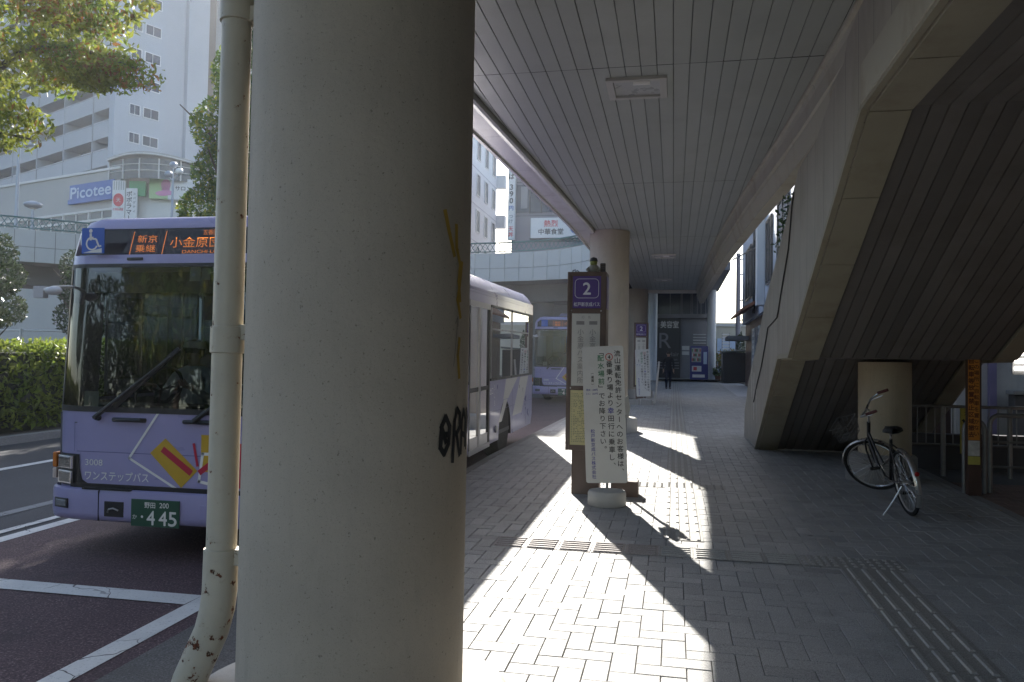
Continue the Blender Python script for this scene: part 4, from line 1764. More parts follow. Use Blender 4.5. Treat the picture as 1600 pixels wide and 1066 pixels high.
    mb.box(.46, .94, 1.29, 1.41, .92, 1.68, M_SEAT)
    mb.lathe((.70, 1.15, .46), [(.2, 0), (.12, .06), (.08, .33)], M_BLKT, 20)
    mb.build('driver_seat', t, bevel=.03)
    for x, y in ((1.75, 1.5), (.85, 1.5), (1.75, 4.5), (.85, 4.2), (1.75, 6.0)):
        mb = MB()
        mb.tube([(x, y, .46), (x, y, 2.6)], .017, M_RAILY, 8)
        mb.build('handrail', t, smooth=True)
    mb = MB()
    mb.box(.98, 1.42, .75, .80, 2.0, 2.22, mat('blue_board', (.03, .10, .35), .5, .1, 4, 0))
    mb.build('fare_display', t)
    mb = MB()
    mb.box(1.2, 1.5, .8, 1.05, .46, 1.35, mat('fare_box_grey', (.4, .4, .4), .5, .1, 4, 0))
    mb.build('fare_box', t, bevel=.02)
    # ---- windscreen
    mb = MB()
    front_grid(mb, (1.235, 1.6, 2.0, 2.42), M_WS, 3, 10, .004)
    ws = mb.build('windshield', t, smooth=True)
    mb = MB()
    for za, zb in ((1.2, 1.245), (2.42, 2.452)):
        front_grid(mb, (za, zb), M_BLKT, 2, 11, .008)
    for i0, i1 in ((2, 4), (9, 11)):
        front_grid(mb, (1.24, 1.8, 2.41), M_BLKT, i0, i1, .007)
    mb.build('gasket', ws, smooth=True)
    mb = MB()
    for x, z, wd, ht in ((.42, 1.27, .07, .07), (1.32, 2.33, .05, .06), (1.42, 2.33, .04, .05), (2.0, 1.28, .10, .06)):
        mb.face([(x - wd, fy(x, z - ht) + .006, z - ht + .03), (x + wd, fy(x, z - ht) + .006, z - ht + .03), (x + wd, fy(x, z + ht) + .006, z + ht + .03), (x - wd, fy(x, z + ht) + .006, z + ht + .03)], M_WDEC)
    mb.build('sticker', ws)
    mb = MB()
    mb.box(.2, 2.3, .30, .34, 2.22, 2.40, mat('sun_visor', (.06, .075, .08), .5, .1, 4, 0))
    mb.build('sun_visor', t)
    # ---- destination display
    mb = MB()
    front_grid(mb, (2.525, 2.79), M_BLKT, 4, 9, -.05, zroof)
    dd = mb.build('destination_display', t, smooth=True)
    mb = MB()
    P = []
    for cx, cz, a0 in ((2.25, 2.725, 0), (.25, 2.715, PI / 2), (.24, 2.575, PI), (2.26, 2.575, 1.5 * PI)):
        P += [(cx + .05 * math.cos(a0 + k * PI / 8), cz + .05 * math.sin(a0 + k * PI / 8)) for k in range(5)]
    mb.face([(x, fy(min(max(x, .19), 2.31), z) - .006, z) for x, z in P], M_DISPG)
    mb.build('cover_glass', dd)
    mb = MB()
    put = lambda s, x, z, size, al='L', wid=None, m=M_LED: mb.text(s, (x, rake(z) + .030, z), (1, 0, 0), (0, .1, 1), size, m, al, .0, wid)
    put('小金原団地', 1.03, 2.60, .095, 'L', .60)
    put('五香回り', 1.32, 2.705, .048)
    put('DANCHI LOOP', 1.16, 2.54, .04, 'L', .42)
    put('新京', .71, 2.645, .07, 'L', .19)
    put('乗継', .71, 2.56, .07, 'L', .19)
    for a, b in (((.66, 2.525), (.97, 2.525)), ((.66, 2.525), (.66, 2.74)), ((.97, 2.525), (.97, 2.74))):
        mb.beam((a[0], rake(a[1]) + .03, a[1]), (b[0], rake(b[1]) + .03, b[1]), .006, .002, M_LED, (0, 1, 0))
    mb.build('led_lettering', dd)
    mb = MB()
    y0 = rake(2.64) - .008
    mb.prism([(.285, 2.535), (.50, 2.535), (.50, 2.75), (.285, 2.75)], 'y', .028, .034, M_BLUEW)
    wc = mb.build('wheelchair_panel', dd)
    mb = MB()
    y = .026
    mb.lathe((.372, y, 2.725), [(0, -.001), (.017, 0)], M_WDEC, 14, 'y')
    mb.beam((.372, y, 2.705), (.372, y, 2.645), .02, .002, M_WDEC, (0, 1, 0))
    mb.beam((.372, y, 2.66), (.425, y, 2.655), .016, .002, M_WDEC, (0, 1, 0))
    mb.beam((.425, y, 2.655), (.452, y, 2.592), .016, .002, M_WDEC, (0, 1, 0))
    mb.beam((.452, y, 2.592), (.475, y, 2.598), .014, .002, M_WDEC, (0, 1, 0))
    for i in range(16):
        a0, a1 = PI * .42 + PI * 1.45 * i / 16, PI * .42 + PI * 1.45 * (i + 1) / 16
        mb.beam((.385 + .052 * math.cos(a0), y, 2.618 + .052 * math.sin(a0)), (.385 + .052 * math.cos(a1), y, 2.618 + .052 * math.sin(a1)), .013, .002, M_WDEC, (0, 1, 0))
    mb.prism([(.30, 2.54), (.48, 2.54), (.48, 2.578)], 'y', y, y + .001, M_WDEC)
    mb.build('wheelchair_mark', wc)
    mb = MB()
    mb.obox((.75, fy(.75, 2.49) - .004, 2.492), ((1, 0, 0), (0, 1, 0), (0, 0, 1)), (.075, .006, .012), M_BLKT)
    mb.build('vent_slot', t, bevel=.004)
    # ---- headlamp clusters
    for s in (0, 1):
        mx = (lambda x: x) if s == 0 else (lambda x: BW - x)
        mb = MB()
        q = [(.022, .56), (.022, .86), (.30, .86), (.31, .70), (.35, .60), (.42, .56)]
        xs = sorted(set([.022, .05, .11, .19, .25, .30]))
        front_grid(mb, (.575, .70, .84), M_BLKT, 2 if s == 0 else 7, 6 if s == 0 else 11, .006)
        mb.face([(mx(x), fy(mx(x), z) - .0065, z) for x, z in ((.31, .58), (.31, .84), (.33, .84), (.335, .72), (.36, .63), (.46, .575))], M_BLKT)
        hl = mb.build('headlight', t, smooth=True)
        for zc in (.77, .645):
            mb = MB()
            cx = mx(.19)
            yb = fy(cx, zc)
            wv = Vector((1, 0, 0)) if 0 else Vector((mx(.29) - mx(.09), fy(mx(.29), zc) - fy(mx(.09), zc), 0)).normalized()
            nv = Vector((wv.y, -wv.x, 0))
            if nv.y > 0:
                nv = -nv
            c = Vector((cx, yb, zc)) + nv * .016
            mb.obox(c, (wv, nv, (0, 0, 1)), (.092, .012, .053), M_CHROME)
            mb.obox(c + nv * .0125, (wv, nv, (0, 0, 1)), (.080, .002, .043), mat('reflector_grey', (.30, .31, .32), .15, .2, 30, .3, 60, metal=.9))
            mb.build('lamp_unit', hl, bevel=.004)
        mb = MB()
        for za, zb, mm in ((.70, .83, M_AMBER), (.605, .695, M_CLEAR)):
            xx = -.045 if s == 0 else 2.503
            mb.box(xx, xx + .04, .12, .2, za, zb, mm)
        mb.build('turn_signal', t, bevel=.01)
    # ---- bumper
    mb = MB()
    rows = []
    for z, out in ((.30, .03), (.315, .055), (.36, .062), (.52, .060), (.555, .05), (.565, .02)):
        rows.append([(lerp(1.25, NX[i], 1.02), NY[i] - out, z) for i in range(1, n - 1)])
    pts = [p for r in rows for p in r]
    k = n - 2
    mb.shell(pts, [(a * k + b, a * k + b + 1, (a + 1) * k + b + 1, (a + 1) * k + b) for a in range(len(rows) - 1) for b in range(k - 1)], M_LILAC)
    bp = mb.build('bumper', t, smooth=True, angle=50)
    mb = MB()
    mb.box(.25, 2.25, -.01, .03, .555, .600, M_BLKT)
    mb.box(.4, .85, -.058, -.01, .558, .572, M_BLKT)
    mb.build('bumper_gap', bp)
    mb = MB()
    mb.box(.56, .566, -.0645, -.05, .305, .555, M_BLKT)
    mb.box(1.95, 1.956, -.0645, -.05, .305, .555, M_BLKT)
    mb.build('bumper_seam', bp)
    for cx in (.19, 2.31):
        mb = MB()
        yb = fy(cx, .4) - .062
        wv = Vector((.1, fy(cx + .05, .4) - fy(cx - .05, .4), 0)).normalized()
        nv = Vector((wv.y, -wv.x, 0))
        c = Vector((cx, yb, .435))
        mb.obox(c, (wv, nv, (0, 0, 1)), (.085, .008, .04), M_BLKT)
        mb.obox(c + nv * .004, (wv, nv, (0, 0, 1)), (.068, .008, .026), mat('fog_glass', (.28, .30, .32), .12, .2, 30, .3, metal=.6))
        mb.build('fog_lamp', bp, bevel=.004)
    mb = MB()
    mb.box(.62, .80, -.067, -.055, .345, .47, M_BLKT)
    mb.tube([(.66, -.072, .38), (.68, -.085, .41), (.72, -.085, .42), (.76, -.072, .40)], .009, M_STEEL, 6)
    mb.build('tow_eye', bp, bevel=.004)
    mb = MB()
    mb.box(1.50, 1.66, -.0665, -.06, .36, .48, M_LILAC)
    mb.build('step_cover', bp, bevel=.003)
    mb = MB()
    mb.box(.88, 1.32, -.078, -.066, .285, .505, M_PLATE)
    pl = mb.build('number_plate', t, bevel=.004)
    mb = MB()
    y = -.0795
    mb.text('野田', (1.055, y, .442), (1, 0, 0), (0, 0, 1), .052, M_WDEC, 'C', .012)
    mb.text('200', (1.185, y, .444), (1, 0, 0), (0, 0, 1), .058, M_WDEC, 'C', .01)
    mb.text('か', (.918, y, .345), (1, 0, 0), (0, 0, 1), .045, M_WDEC, 'C', .005)
    mb.lathe((.985, y, .365), [(0, -.0005), (.011, 0)], M_WDEC, 12, 'y')
    for ch, x in (('4', 1.065), ('4', 1.175), ('5', 1.262)):
        mb.text(ch, (x, y, .302), (1, 0, 0), (0, 0, 1), .165, M_WDEC, 'C', .012, .072)
    mb.build('lettering', pl)
    # ---- front trim, decals
    mb = MB()
    dline(mb, [(.27, 1.105), (2.23, 1.105)], .008, M_BLKT)
    dline(mb, [(.30, .865), (2.2, .865)], .006, mat('panel_seam', (.10, .095, .22), .5, .1, 4, 0))
    dline(mb, [(.27, .865), (.27, 1.105)], .004, MATS['panel_seam'])
    mb.build('panel_seam', t)
    for a, b in ((.645, .945), (1.30, 1.60), (1.85, 2.1)):
        mb = MB()
        yy = fy(1, 1.14)
        mb.tube([(a, yy, 1.14), (a + .02, yy - .03, 1.143), (b - .02, yy - .03, 1.143), (b, yy, 1.14)], .018, M_BLKT, 8)
        mb.build('grab_handle', t, smooth=True)
    mb = MB()
    dline(mb, [(1.06, 1.20), (.80, .825), (1.28, .57)], .020, M_WDEC)
    dline(mb, [(1.56, .885), (1.475, .885), (1.445, .66), (1.56, .64)], .024, M_WDEC)
    mb.build('white_stripe', t)
    mb = MB()
    decal(mb, [(.995, .875), (1.135, 1.0), (1.43, .745), (1.285, .60)], M_GOLD, .0045)
    decal(mb, [(1.46, 1.04), (1.74, 1.04), (1.74, .74), (1.46, .74)], M_GOLD, .0042)
    mb.build('gold_decal', t)
    mb = MB()
    dline(mb, [(1.125, .90), (1.36, .735)], .052, M_CRIM, .0062)
    dline(mb, [(1.395, .96), (1.43, .79)], .022, M_CRIM, .0062)
    dline(mb, [(1.46, .74), (1.54, .80)], .045, M_CRIM, .0062)
    decal(mb, [(1.76, .98), (1.86, .98), (1.86, .62), (1.76, .62)], M_CRIM, .0045)
    mb.build('red_decal', t)
    mb = MB()
    yy = fy(1, .7) - .0055
    mb.text('3008', (.385, yy, .752), (1, 0, 0), (0, 0, 1), .072, M_WDEC, 'L', .0, .165)
    mb.text('ワンステップバス', (.385, yy, .635), (1, 0, 0), (0, 0, 1), .085, M_WDEC, 'L', .008, .60)
    mb.build('lettering', t)
    # ---- wipers and mirrors
    for a, b, c in (((.50, 1.155), (1.16, 1.67), .05), ((1.42, 1.155), (2.05, 1.60), .05)):
        mb = MB()
        f = lambda p, o: Vector((p[0], fy(p[0], p[1]) - o, p[1]))
        mb.tube([f(a, .0), f(a, .05), f((lerp(a[0], b[0], .5), lerp(a[1], b[1], .5)), .045), f(b, .03)], [.03, .022, .013, .009], M_BLKT, 8)
        p, q = f((lerp(a[0], b[0], .25), lerp(a[1], b[1], .25) - .04), .018), f((lerp(a[0], b[0], 1.1), lerp(a[1], b[1], 1.1) + .02), .018)
        mb.beam(p, q, .02, .03, M_BLKT)
        mb.build('wiper', t, smooth=True)
    for s in (-1, 1):
        xx = 0 if s < 0 else BW
        mb = MB()
        mb.tube([(xx - s * .12, .12, 2.26), (xx - s * .10, -.07, 2.24), (xx - s * .02, -.08, 2.22)], .014, M_WDEC, 8)
        mr = mb.build('mirror', t, smooth=True)
        mb = MB()
        mb.ball((xx - s * .13, -.10, 2.21), .085, .035, .038, mat('mirror_shell', (.52, .52, .56), .3, .05, 4, .01, coat=.4))
        mb.build('shell', mr, smooth=True)
        mb = MB()
        mb.obox((xx + s * .03, -.06, 2.20), ((1, 0, 0), (0, 1, 0), (0, 0, 1)), (.05, .03, .05), MATS['mirror_shell'])
        mb.obox((xx + s * .03, -.028, 2.20), ((1, 0, 0), (0, 1, 0), (0, 0, 1)), (.042, .004, .042), M_CHROME)
        mb.build('side_mirror', mr, bevel=.015)
    # ---- kerb side: windows, doors
    WIN = [(1.45, 2.95), (2.98, 4.56), (5.92, 7.45), (7.50, 9.10)]
    for x, nx, wins in ((2.5, 1, WIN), (0, -1, [(.7, 2.2), (2.25, 3.8), (3.85, 5.5), (5.55, 7.3), (7.35, 9.1)])):
        for a, b in wins:
            mb = MB()
            e = .008 * nx
            mb.face([(x + e * .4, a + .03, ZBW), (x + e * .4, b - .03, ZBW), (x + e * .4, b - .03, ZTW), (x + e * .4, a + .03, ZTW)], M_SIDEG)
            wn = mb.build('window', t)
            mb = MB()
            for y0, y1, z0, z1 in ((a, b, 1.28, 1.32), (a, b, 2.40, 2.44), (a, a + .035, 1.32, 2.40), (b - .035, b, 1.32, 2.40), (a + .035, b - .035, 2.06, 2.085)):
                mb.box(min(x - .01, x + e), max(x - .01, x + e), y0, y1, z0, z1, M_STEELB if z0 == 2.06 or y1 - y0 < .05 else M_BLKT)
            mb.build('window_frame', wn)
        mb = MB()
        mb.box(x - .012, x + .0035, 9.10, BL - .01, 1.28, 2.44, M_BLKT)
        mb.build('rear_quarter_panel', t)
    for a, b in ((.45, 1.40), (4.62, 5.86)):
        mb = MB()
        x = 2.5
        mb.box(x - .02, x + .006, a, b, 2.36, 2.44, M_STEELB)
        mb.box(x - .05, x + .012, a, b, .30, .37, M_STEELB)
        m2 = (a + b) / 2
        for y0, y1 in ((a, a + .06), (m2 - .05, m2 - .005), (m2 + .005, m2 + .05), (b - .06, b)):
            mb.box(x - .03, x + .004, y0, y1, .37, 2.36, M_BLKT if y0 > m2 + .1 or y0 == a else M_STEELB)
        for y0, y1 in ((a + .06, m2 - .05), (m2 + .05, b - .06)):
            mb.box(x - .028, x - .006, y0, y1, .37, .52, M_STEELB)
            mb.box(x - .028, x - .006, y0, y1, 1.16, 1.22, M_BLKT)
        dr = mb.build('door', t)
        mb = MB()
        for y0, y1 in ((a + .06, m2 - .05), (m2 + .05, b - .06)):
            mb.face([(x - .016, y0, .52), (x - .016, y1, .52), (x - .016, y1, 2.36), (x - .016, y0, 2.36)], M_SIDEG)
        mb.build('door_glass', dr)
        mb = MB()
        mb.tube([(x - .06, a + .15, .7), (x - .06, a + .15, 1.9)], .015, M_RAILY, 8)
        mb.build('door_rail', dr, smooth=True)
    mb = MB()
    e = 2.5035
    for pl in ([(7.05, 1.275), (8.05, 1.275), (7.25, .95), (6.85, .95)], [(6.9, .94), (7.2, .94), (6.75, .6), (6.5, .6)], [(8.3, 1.27), (9.1, 1.27), (8.45, .62), (7.62, .62)]):
        mb.face([(e, y, z) for y, z in pl[:4]], M_STRIPE)
    mb.build('side_stripe', t)
    mb = MB()
    for y in (5.9, 7.6, 8.9):
        mb.box(2.5, 2.5028, y, y + .004, .36, 1.27, MATS['panel_seam'])
    mb.box(2.5, 2.5028, 5.88, BL, .80, .805, MATS['panel_seam'])
    mb.build('side_seam', t)
    mb = MB()
    mb.text('出口', (2.504, 5.99, 1.08), (0, 1, 0), (0, 0, 1), .12, M_WDEC)
    mb.vtext('うしろ', (2.504, 6.2, 1.22), (0, 1, 0), (0, 0, 1), .1, .12, M_WDEC)
    mb.text('小田急', (2.504, 8.0, 1.1), (0, 1, 0), (0, 0, 1), .1, mat('grey_decal', (.3, .3, .36), .5, .1, 5, 0)) if 0 else None
    mb.build('side_lettering', t)
    mb = MB()
    mb.ball((2.51, 6.30, .52), .03, .06, .06, M_STEELB)
    mb.build('side_lamp', t, smooth=True)
    # ---- wheels
    for y in (2.1, 7.02):
        for x, s in ((2.33, 1), (.17, -1)):
            mb = MB()
            mb.lathe((x, y, .47), [(.27, -s * .13), (.44, -s * .13), (.47, -s * .10), (.47, s * .10), (.445, s * .135), (.28, s * .135)], M_TYRE, 40, 'x')
            wl = mb.build('wheel', t, smooth=True)
            mb = MB()
            mb.lathe((x, y, .47), [(0, s * .10), (.08, s * .10), (.1, s * .06), (.2, s * .04), (.25, s * .12), (.275, s * .13)], M_STEELB, 30, 'x')
            mb.build('rim', wl, smooth=True)
            mb = MB()
            rows = [[(x0, y + .49 * math.cos(PI * k / 12), .33 + .60 * math.sin(PI * k / 12)) for k in range(13)] for x0 in (x - .2 * s, x + .165 * s)]
            pts = rows[0] + rows[1]
            mb.shell(pts, [(k, k + 1, 14 + k, 13 + k) for k in range(12)], M_BLKT)
            mb.build('wheel_arch', wl)
    mb = MB()
    mb.box(.3, 2.2, .2, BL - .2, .24, .40, M_BLKT)
    mb.build('underbody', t)
    # ---- roof unit
    mb = MB()
    mb.prism([(.45, 2.86), (2.05, 2.86), (1.95, 3.07), (.55, 3.07)], 'y', 2.2, 4.6, M_LILAC)
    mb.build('roof_unit', t, bevel=.04)
    return t


ZBW, ZTW = 1.30, 2.42
M_STEELB = mat('brushed_trim', (.40, .40, .42), .35, .08, 6, .02, metal=.8)
bus1 = make_bus((-5.22, 5.9, RD(5.9)), 'lilac city bus closest to the camera, cut in two by the near round column')
bus2 = dup(bus1, (-4.58, 26.0, RD(26.0)), (math.atan(SLOPE), 0, R(-1.5)), 'lilac bus farther up the street, coming in behind the rear of the first')

# ------------------------------------------------------------------ people
M_SKIN = mat('skin', (.42, .27, .20), .55, .06, 8, .02)
M_NAVY = mat('navy_cloth', (.025, .028, .045), .85, .15, 12, .15)
M_DKJK = mat('dark_jacket', (.035, .034, .036), .85, .15, 12, .15)
M_SHIRT = mat('pale_shirt', (.45, .46, .50), .85, .1, 12, .1)
M_CAPW = mat('white_cap', (.62, .61, .58), .8, .06, 10, .05)
M_HAIR = mat('dark_hair', (.02, .016, .014), .6, .2, 30, .2)
M_SHOE = mat('shoe', (.12, .10, .10), .6, .1, 10, .05)


def figure(name, label, loc, rotz, J, mats, headc, hair, extra=None, hands=()):
    """J: joints {name: (co, radius)}; one continuous skinned body, then hair and face details as parts"""
    names = list(J['p'])
    idx = {k: i for i, k in enumerate(names)}
    me = skin([J['p'][k][0] for k in names], [(idx[a], idx[b]) for a, b in J['e']], [J['p'][k][1] for k in names], idx['pelvis'])
    for m in mats[0]:
        me.materials.append(m)
    for p in me.polygons:
        p.material_index = mats[1](p.center)
    t = thing(name, label, 'person', loc, rotz)
    b = bpy.data.objects.new('body', me)
    C.objects.link(b)
    b.parent = t
    mb = MB()
    hx, hy, hz = headc
    mb.ball((hx, hy + .012, hz + .03), .082, .10, .105, hair, 18, 12)
    mb.v = [v if v.z > hz - .01 or v.y > hy + .03 else Vector((v.x * 1, hy + .03, v.z)) for v in mb.v]
    mb.build('hair', t, smooth=True)
    mb = MB()
    for s in (-1, 1):
        mb.ball((hx + s * .032, hy - .082, hz + .012), .012, .006, .007, M_HAIR, 8, 6)
    mb.build('eyes', t, smooth=True)
    mb = MB()
    mb.ball((hx, hy - .098, hz - .018), .013, .016, .022, mats[0][0], 8, 6)
    mb.build('nose', t, smooth=True)
    mb = MB()
    mb.ball((hx, hy - .082, hz - .05), .024, .006, .006, mat('lips', (.30, .12, .10), .5, .05, 8, 0), 8, 6)
    mb.build('mouth', t, smooth=True)
    for s in (-1, 1):
        mb = MB()
        mb.ball((hx + s * .078, hy + .005, hz), .012, .022, .032, mats[0][0], 8, 6)
        mb.build('ear', t, smooth=True)
    return t


def hand_joints(P, E, w, pre, d, side, r=.009):
    """palm and five fingers beyond the wrist w along direction d"""
    w, d, side = Vector(w), Vector(d).normalized(), Vector(side).normalized()
    nrm = d.cross(side)
    P[pre + 'palm'] = (tuple(w + d * .05), (.036, .016))
    P[pre + 'kn'] = (tuple(w + d * .085), (.036, .014))
    E += [(pre + 'wr', pre + 'palm'), (pre + 'palm', pre + 'kn')]
    for i, (o, L) in enumerate(((-.03, .062), (-.01, .075), (.01, .07), (.03, .055))):
        a = w + d * .10 + side * o
        P[f'{pre}f{i}a'] = (tuple(a), (r, r))
        P[f'{pre}f{i}b'] = (tuple(a + d * L * .55 + nrm * .012), (r * .9, r * .9))
        P[f'{pre}f{i}c'] = (tuple(a + d * L * .9 + nrm * .034), (r * .75, r * .75))
        E += [(pre + 'kn', f'{pre}f{i}a'), (f'{pre}f{i}a', f'{pre}f{i}b'), (f'{pre}f{i}b', f'{pre}f{i}c')]
    a = w + d * .045 - side * .042
    P[pre + 'ta'] = (tuple(a), (r * 1.2, r * 1.2))
    P[pre + 'tb'] = (tuple(a + d * .045 - side * .02 + nrm * .012), (r, r))
    E += [(pre + 'palm', pre + 'ta'), (pre + 'ta', pre + 'tb')]


def walker():
    P = {'pelvis': ((0, 0, .86), (.135, .10)), 'waist': ((0, .0, 1.0), (.125, .09)), 'chest': ((0, -.01, 1.18), (.15, .10)),
         'neckb': ((0, 0, 1.33), (.09, .075)), 'neck': ((0, -.01, 1.39), (.048, .05)), 'chin': ((0, -.025, 1.455), (.062, .07)), 'head': ((0, -.01, 1.51), (.075, .09)), 'crown': ((0, 0, 1.565), (.055, .065))}
    E = [('pelvis', 'waist'), ('waist', 'chest'), ('chest', 'neckb'), ('neckb', 'neck'), ('neck', 'chin'), ('chin', 'head'), ('head', 'crown')]
    for s, n, sw in ((-1, 'r', .12), (1, 'l', -.12)):
        P[n + 'sh'] = ((s * .165, .0, 1.30), (.062, .062))
        P[n + 'el'] = ((s * .215, .03 + sw * .5, 1.05), (.047, .047))
        P[n + 'wr'] = ((s * .20, -.06 + sw, .83), (.032, .028))
        E += [('neckb', n + 'sh'), (n + 'sh', n + 'el'), (n + 'el', n + 'wr')]
        hand_joints(P, E, P[n + 'wr'][0], n, (0, -.1, -1), (0, s * 1, 0))
        P[n + 'hip'] = ((s * .085, 0, .80), (.098, .098))
        P[n + 'kn_'] = ((s * .09, -.03 - sw * .9, .46), (.066, .066))
        P[n + 'an'] = ((s * .09, .05 - sw * 1.3, .09), (.046, .046))
        P[n + 'heel'] = ((s * .09, .07 - sw * 1.3, .045), (.042, .04))
        P[n + 'toe'] = ((s * .10, -.10 - sw * 1.3, .035), (.042, .03))
        E += [('pelvis', n + 'hip'), (n + 'hip', n + 'kn_'), (n + 'kn_', n + 'an'), (n + 'an', n + 'heel'), (n + 'heel', n + 'toe')]
    return {'p': P, 'e': E}


def wmat(c):
    if c.z > 1.385 or (c.z < .86 and abs(c.x) > .165):
        return 0
    if c.z > .80:
        return 1
    return 2 if c.z > .085 else 3


figure('person', 'pedestrian in dark jacket and trousers walking under the walkway towards the camera', (-.22, 34.8, G(34.8)), R(6), walker(),
       ((M_SKIN, M_DKJK, M_NAVY, M_SHOE), wmat), (0, -.012, 1.50), M_HAIR)


def driver():
    P = {'pelvis': ((0, 0, .0), (.15, .11)), 'waist': ((0, .0, .16), (.14, .10)), 'chest': ((0, -.02, .36), (.16, .11)),
         'neckb': ((0, -.03, .50), (.09, .08)), 'neck': ((0, -.04, .56), (.05, .05)), 'chin': ((0, -.06, .625), (.062, .07)), 'head': ((0, -.045, .68), (.075, .09)), 'crown': ((0, -.03, .735), (.055, .065))}
    E = [('pelvis', 'waist'), ('waist', 'chest'), ('chest', 'neckb'), ('neckb', 'neck'), ('neck', 'chin'), ('chin', 'head'), ('head', 'crown')]
    for s, n in ((-1, 'r'), (1, 'l')):
        P[n + 'sh'] = ((s * .18, -.03, .46), (.062, .062))
        P[n + 'el'] = ((s * .25, -.16, .24), (.048, .048))
        P[n + 'wr'] = ((s * .19, -.38, .36), (.032, .028))
        E += [('neckb', n + 'sh'), (n + 'sh', n + 'el'), (n + 'el', n + 'wr')]
        hand_joints(P, E, P[n + 'wr'][0], n, (0, -1, .25), (s * 1, 0, .3))
        P[n + 'hip'] = ((s * .10, -.03, -.02), (.10, .10))
        P[n + 'kn_'] = ((s * .14, -.42, .0), (.07, .07))
        P[n + 'an'] = ((s * .13, -.46, -.36), (.048, .048))
        P[n + 'toe'] = ((s * .13, -.60, -.40), (.04, .035))
        E += [('pelvis', n + 'hip'), (n + 'hip', n + 'kn_'), (n + 'kn_', n + 'an'), (n + 'an', n + 'toe')]
    return {'p': P, 'e': E}


def dmat(c):
    if c.z > .55:
        return 0
    if c.y < -.37 and c.z > .27:
        return 0
    return 1 if c.z > .05 else 2


dx = .70
drv = figure('person', 'bus driver in pale shirt and white cap seated behind the windshield of the nearer bus', (-5.22 + dx, 5.9 + 1.05, RD(6.9) + 1.02), 0, driver(),
             ((M_SKIN, M_SHIRT, M_NAVY), dmat), (0, -.045, .672), M_HAIR)
mb = MB()
mb.lathe((0, -.04, .735), [(.10, -.02), (.105, .0), (.095, .045), (.0, .06)], M_CAPW, 20)
mb.prism([(-.08, -.12), (.08, -.12), (.05, -.19), (-.05, -.19)], 'z', .715, .722, M_BLKT)
mb.build('cap', drv, smooth=True)
# ------------------------------------------------------------------ overhead loop walkway crossing behind the buses
M_PANEL = mat('white_panel', (.58, .60, .61), .4, .05, 1.2, .02, 30, dirt=(.40, .41, .40), dscale=1.2, damt=.4)
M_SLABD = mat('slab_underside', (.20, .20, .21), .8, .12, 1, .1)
M_RAILG = mat('green_railing', (.06, .16, .17), .5, .1, 6, .02)
LOOP = [(-1.5, 22.2), (-2.15, 24.1), (-2.95, 25.7), (-4.4, 26.8), (-6.9, 27.3), (-10, 27.0), (-14.4, 25.0), (-18.9, 21.7), (-22.2, 18.4), (-26, 13), (-29, 6)]


def dense(pts, step):
    out = [Vector((*pts[0], 0))]
    # Catmull-Rom through the points
    P = [Vector((*p, 0)) for p in pts]
    P = [P[0] * 2 - P[1]] + P + [P[-1] * 2 - P[-2]]
    fine = []
    for i in range(1, len(P) - 2):
        for k in range(12):
            t = k / 12
            a, b, c, d = P[i - 1], P[i], P[i + 1], P[i + 2]
            fine.append(.5 * ((2 * b) + (c - a) * t + (2 * a - 5 * b + 4 * c - d) * t * t + (3 * b - a - 3 * c + d) * t ** 3))
    fine.append(P[-2])
    acc = 0
    for a, b in zip(fine, fine[1:]):
        L = (b - a).length
        while acc + L >= step:
            f = (step - acc) / L
            a = a.lerp(b, f)
            L = (b - a).length
            out.append(a.copy())
            acc = 0
        acc += L
    return out


LO = (-10, 28, 4.6)
loop = thing('loop_walkway', 'curved white panelled footbridge with green lattice railing crossing behind the buses', 'footbridge', LO)
pts = dense(LOOP, .55)


def nrm(i):
    a, b = pts[max(0, i - 1)], pts[min(len(pts) - 1, i + 1)]
    d = (b - a).normalized()
    return Vector((d.y, -d.x, 0)) * -1 if False else Vector((-d.y, d.x, 0)) * -1


# outward (away from the bus bay) normals
N = [nrm(i) for i in range(len(pts))]
ctr = Vector((-10, 12, 0))
N = [n if n.dot(p - ctr) > 0 else -n for n, p in zip(N, pts)]
ZB_, ZM_, ZT_ = 4.62, 5.08, 5.62
zb = lambda i: ZB_ - .16 * max(0, 1 - i / 10)
mb = MB(LO)
for i in range(len(pts) - 1):
    a, b = pts[i], pts[i + 1]
    g = (b - a).normalized() * .008
    for z0, z1 in ((None, ZM_ - .008), (ZM_ + .008, ZT_)):
        za, zc = (zb(i), zb(i + 1)) if z0 is None else (z0, z0)
        A, B = a + g, b - g
        k = N[i] * .05
        mb.shell([(A.x, A.y, za), (B.x, B.y, zc), (B.x, B.y, z1), (A.x, A.y, z1),
                  (*(A + k)[:2], za), (*(B + k)[:2], zc), (*(B + k)[:2], z1), (*(A + k)[:2], z1)],
                 [(0, 1, 2, 3), (0, 4, 5, 1), (1, 5, 6, 2), (2, 6, 7, 3), (3, 7, 4, 0)], M_PANEL)
mb.build('parapet_panels', loop)
mb = MB(LO)
